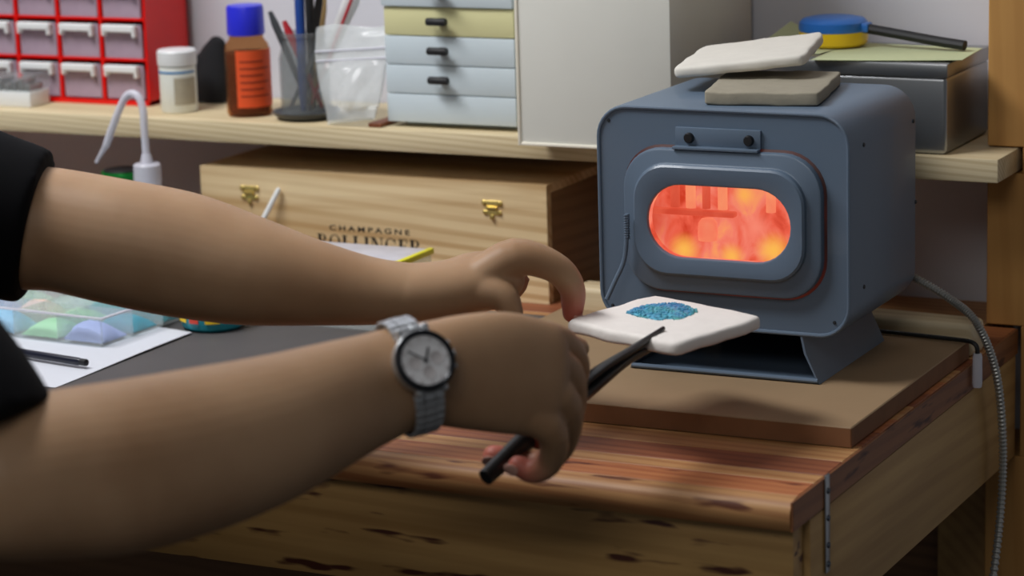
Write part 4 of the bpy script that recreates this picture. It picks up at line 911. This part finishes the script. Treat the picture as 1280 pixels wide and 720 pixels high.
for s in (-1, 1):
    kn = Vector((hip.x, hip.y, -0.36)) + fdir * .40 + sdir * s * .14; ft = Vector((kn.x, kn.y, -0.785)) - fdir * .05
    bm = NB(); limb(bm, [(ft, .033, .036), (ft + fdir * .10, .032, .042), (ft + fdir * .20, .026, .040)], Vector((0, 0, 1))); mk('shoe', bm, 'black_plastic', person)
bm = NB(); limb(bm, [(HC - fdir * .02 + Vector((0, 0, -.03)), .079, .090), (HC - fdir * .015 + Vector((0, 0, .03)), .080, .096), (HC - fdir * .008 + Vector((0, 0, .062)), .074, .088)], sdir); fuse('hair', bm, ['hair'], 0.004, 4, person)
for s in (-1, 1): bm = NB(); ball(bm, HC + fdir * .085 + sdir * s * .032 + Vector((0, 0, .006)), 0.011); mk('eye', bm, 'white_plastic', person)
stool = thing('work_stool', 'wooden stool the person sits on', 'stool', (hip.x, hip.y, -0.82))
bm = NB(); lathe(bm, [(0, 0), (0.165, 0), (0.172, 0.008), (0.172, 0.026), (0.162, 0.034), (0, 0.034)], (hip.x, hip.y, hip.z - 0.136), 36); mk('seat', bm, 'stool_wood', stool)
for a in (45, 135, 225, 315):
    c_, s_ = math.cos(math.radians(a)), math.sin(math.radians(a)); bm = NB(); tube(bm, [(hip.x + .17 * c_, hip.y + .17 * s_, -0.82), (hip.x + .11 * c_, hip.y + .11 * s_, hip.z - 0.128)], 0.016, 12); mk('leg', bm, 'stool_wood', stool)

# ------------------------------------------------------------------ wristwatch on the right wrist
wc = Vector((-0.0972, -0.4782, 0.1127)); e1 = (Vector((-0.0848, -0.4643, 0.1136)) - Vector((-0.1113, -0.4996, 0.1085))).normalized()
e3 = Vector((0.43, -0.86, 0.26)); e3 = (e3 - e1 * e3.dot(e1)).normalized(); e2 = e3.cross(e1).normalized()
watch = thing('wristwatch', 'steel wristwatch with pale dial and dark bezel on the near wrist', 'watch', wc)
RA, RB = 0.0352, 0.0272
def wp(a): return wc + e2 * (RA * math.sin(a)) + e3 * (RB * math.cos(a))
def wm(a, lift=0.0):
    n_ = (e2 * (math.sin(a) / RA) + e3 * (math.cos(a) / RB)).normalized(); t_ = n_.cross(e1).normalized()
    m_ = Matrix(((e1.x, t_.x, n_.x, 0), (e1.y, t_.y, n_.y, 0), (e1.z, t_.z, n_.z, 0), (0, 0, 0, 1))); m_.translation = wp(a) + n_ * lift; return m_
A0 = math.radians(8)
NL = 30
for k in range(NL):
    a = A0 + math.radians(33) + math.radians(294) * k / (NL - 1)
    st = (wp(a + 0.02) - wp(a - 0.02)).length / 0.04 * math.radians(292) / (NL - 1); wd = 0.0102 - 0.0016 * min(1, min(k, NL - 1 - k) / 8)
    bm = NB(); M_ = wm(a, 0.0010)
    box(bm, -wd, -wd * 0.36, -st * .46, st * .46, -0.0012, 0.0014, 0.0005, 1, M_); box(bm, -wd * 0.34, wd * 0.34, -st * .46, st * .46, -0.0012, 0.0017, 0.0005, 1, M_); box(bm, wd * 0.36, wd, -st * .46, st * .46, -0.0012, 0.0014, 0.0005, 1, M_)
    mk('band_link', bm, 'watch_steel', watch)
CM = wm(A0, 0.0008)
bm = NB(); lathe(bm, [(0, 0), (0.0185, 0), (0.0198, 0.0015), (0.0198, 0.0070), (0.0190, 0.0080), (0, 0.0080)], n=40, mtx=CM)
for sx in (-1, 1):
    for sy in (-1, 1): box(bm, sx * 0.0085 - 0.0022, sx * 0.0085 + 0.0022, sy * 0.0165 - 0.004, sy * 0.0165 + 0.007, 0.0, 0.0055, 0.001, 1, CM)
wcase = mk('watch_case', bm, 'watch_steel', watch)
bm = NB(); t = NB(); loft(t, [[Vector((r_ * math.cos(2 * math.pi * i / 40), r_ * math.sin(2 * math.pi * i / 40), h_)) for i in range(40)] for r_, h_ in ((0.0158, 0.0080), (0.0197, 0.0080), (0.0192, 0.0096), (0.0168, 0.0102), (0.0157, 0.0092), (0.0158, 0.0080))]); merge(bm, t, CM); mk('bezel', bm, 'watch_bezel', wcase)
bm = NB(); lathe(bm, [(0, 0.0081), (0.0166, 0.0081), (0.0166, 0.0086), (0, 0.0086)], n=40, mtx=CM); dial = mk('dial', bm, 'watch_dial', wcase)
for cx_, cy_ in ((-0.0075, 0.0), (0.0075, 0.0), (0.0, -0.0075)):
    bm = NB(); lathe(bm, [(0, 0), (0.0042, 0), (0.0042, 0.0003), (0.0036, 0.0001), (0, 0.0001)], (cx_, cy_, 0.0086), 20, CM); mk('subdial', bm, 'dial_grey', wcase)
for k in range(12):
    a = math.radians(30 * k); bm = NB(); box(bm, 0.0128, 0.0152, -0.0005, 0.0005, 0.0086, 0.0090, 0, 1, CM @ Matrix.Rotation(a, 4, 'Z')); mk('hour_mark', bm, 'dial_grey', wcase)
for a, l, wv in ((60, 0.0085, 0.0007), (140, 0.0125, 0.0005)):
    bm = NB(); box(bm, -0.002, l, -wv, wv, 0.0091, 0.0094, 0, 1, CM @ Matrix.Rotation(math.radians(a), 4, 'Z')); mk('watch_hand', bm, 'watch_bezel', wcase)
for dy, rr_ in ((0, 0.0024), (0.0075, 0.0017), (-0.0075, 0.0017)):
    bm = NB(); lathe(bm, [(0, 0), (rr_, 0), (rr_, 0.003), (0, 0.0034)], n=12, mtx=CM @ Matrix.Translation((0.0185 if dy == 0 else 0.0172, dy, 0.004)) @ Matrix.Rotation(math.radians(90), 4, 'Y')); mk('crown' if dy == 0 else 'pusher', bm, 'watch_steel', wcase)
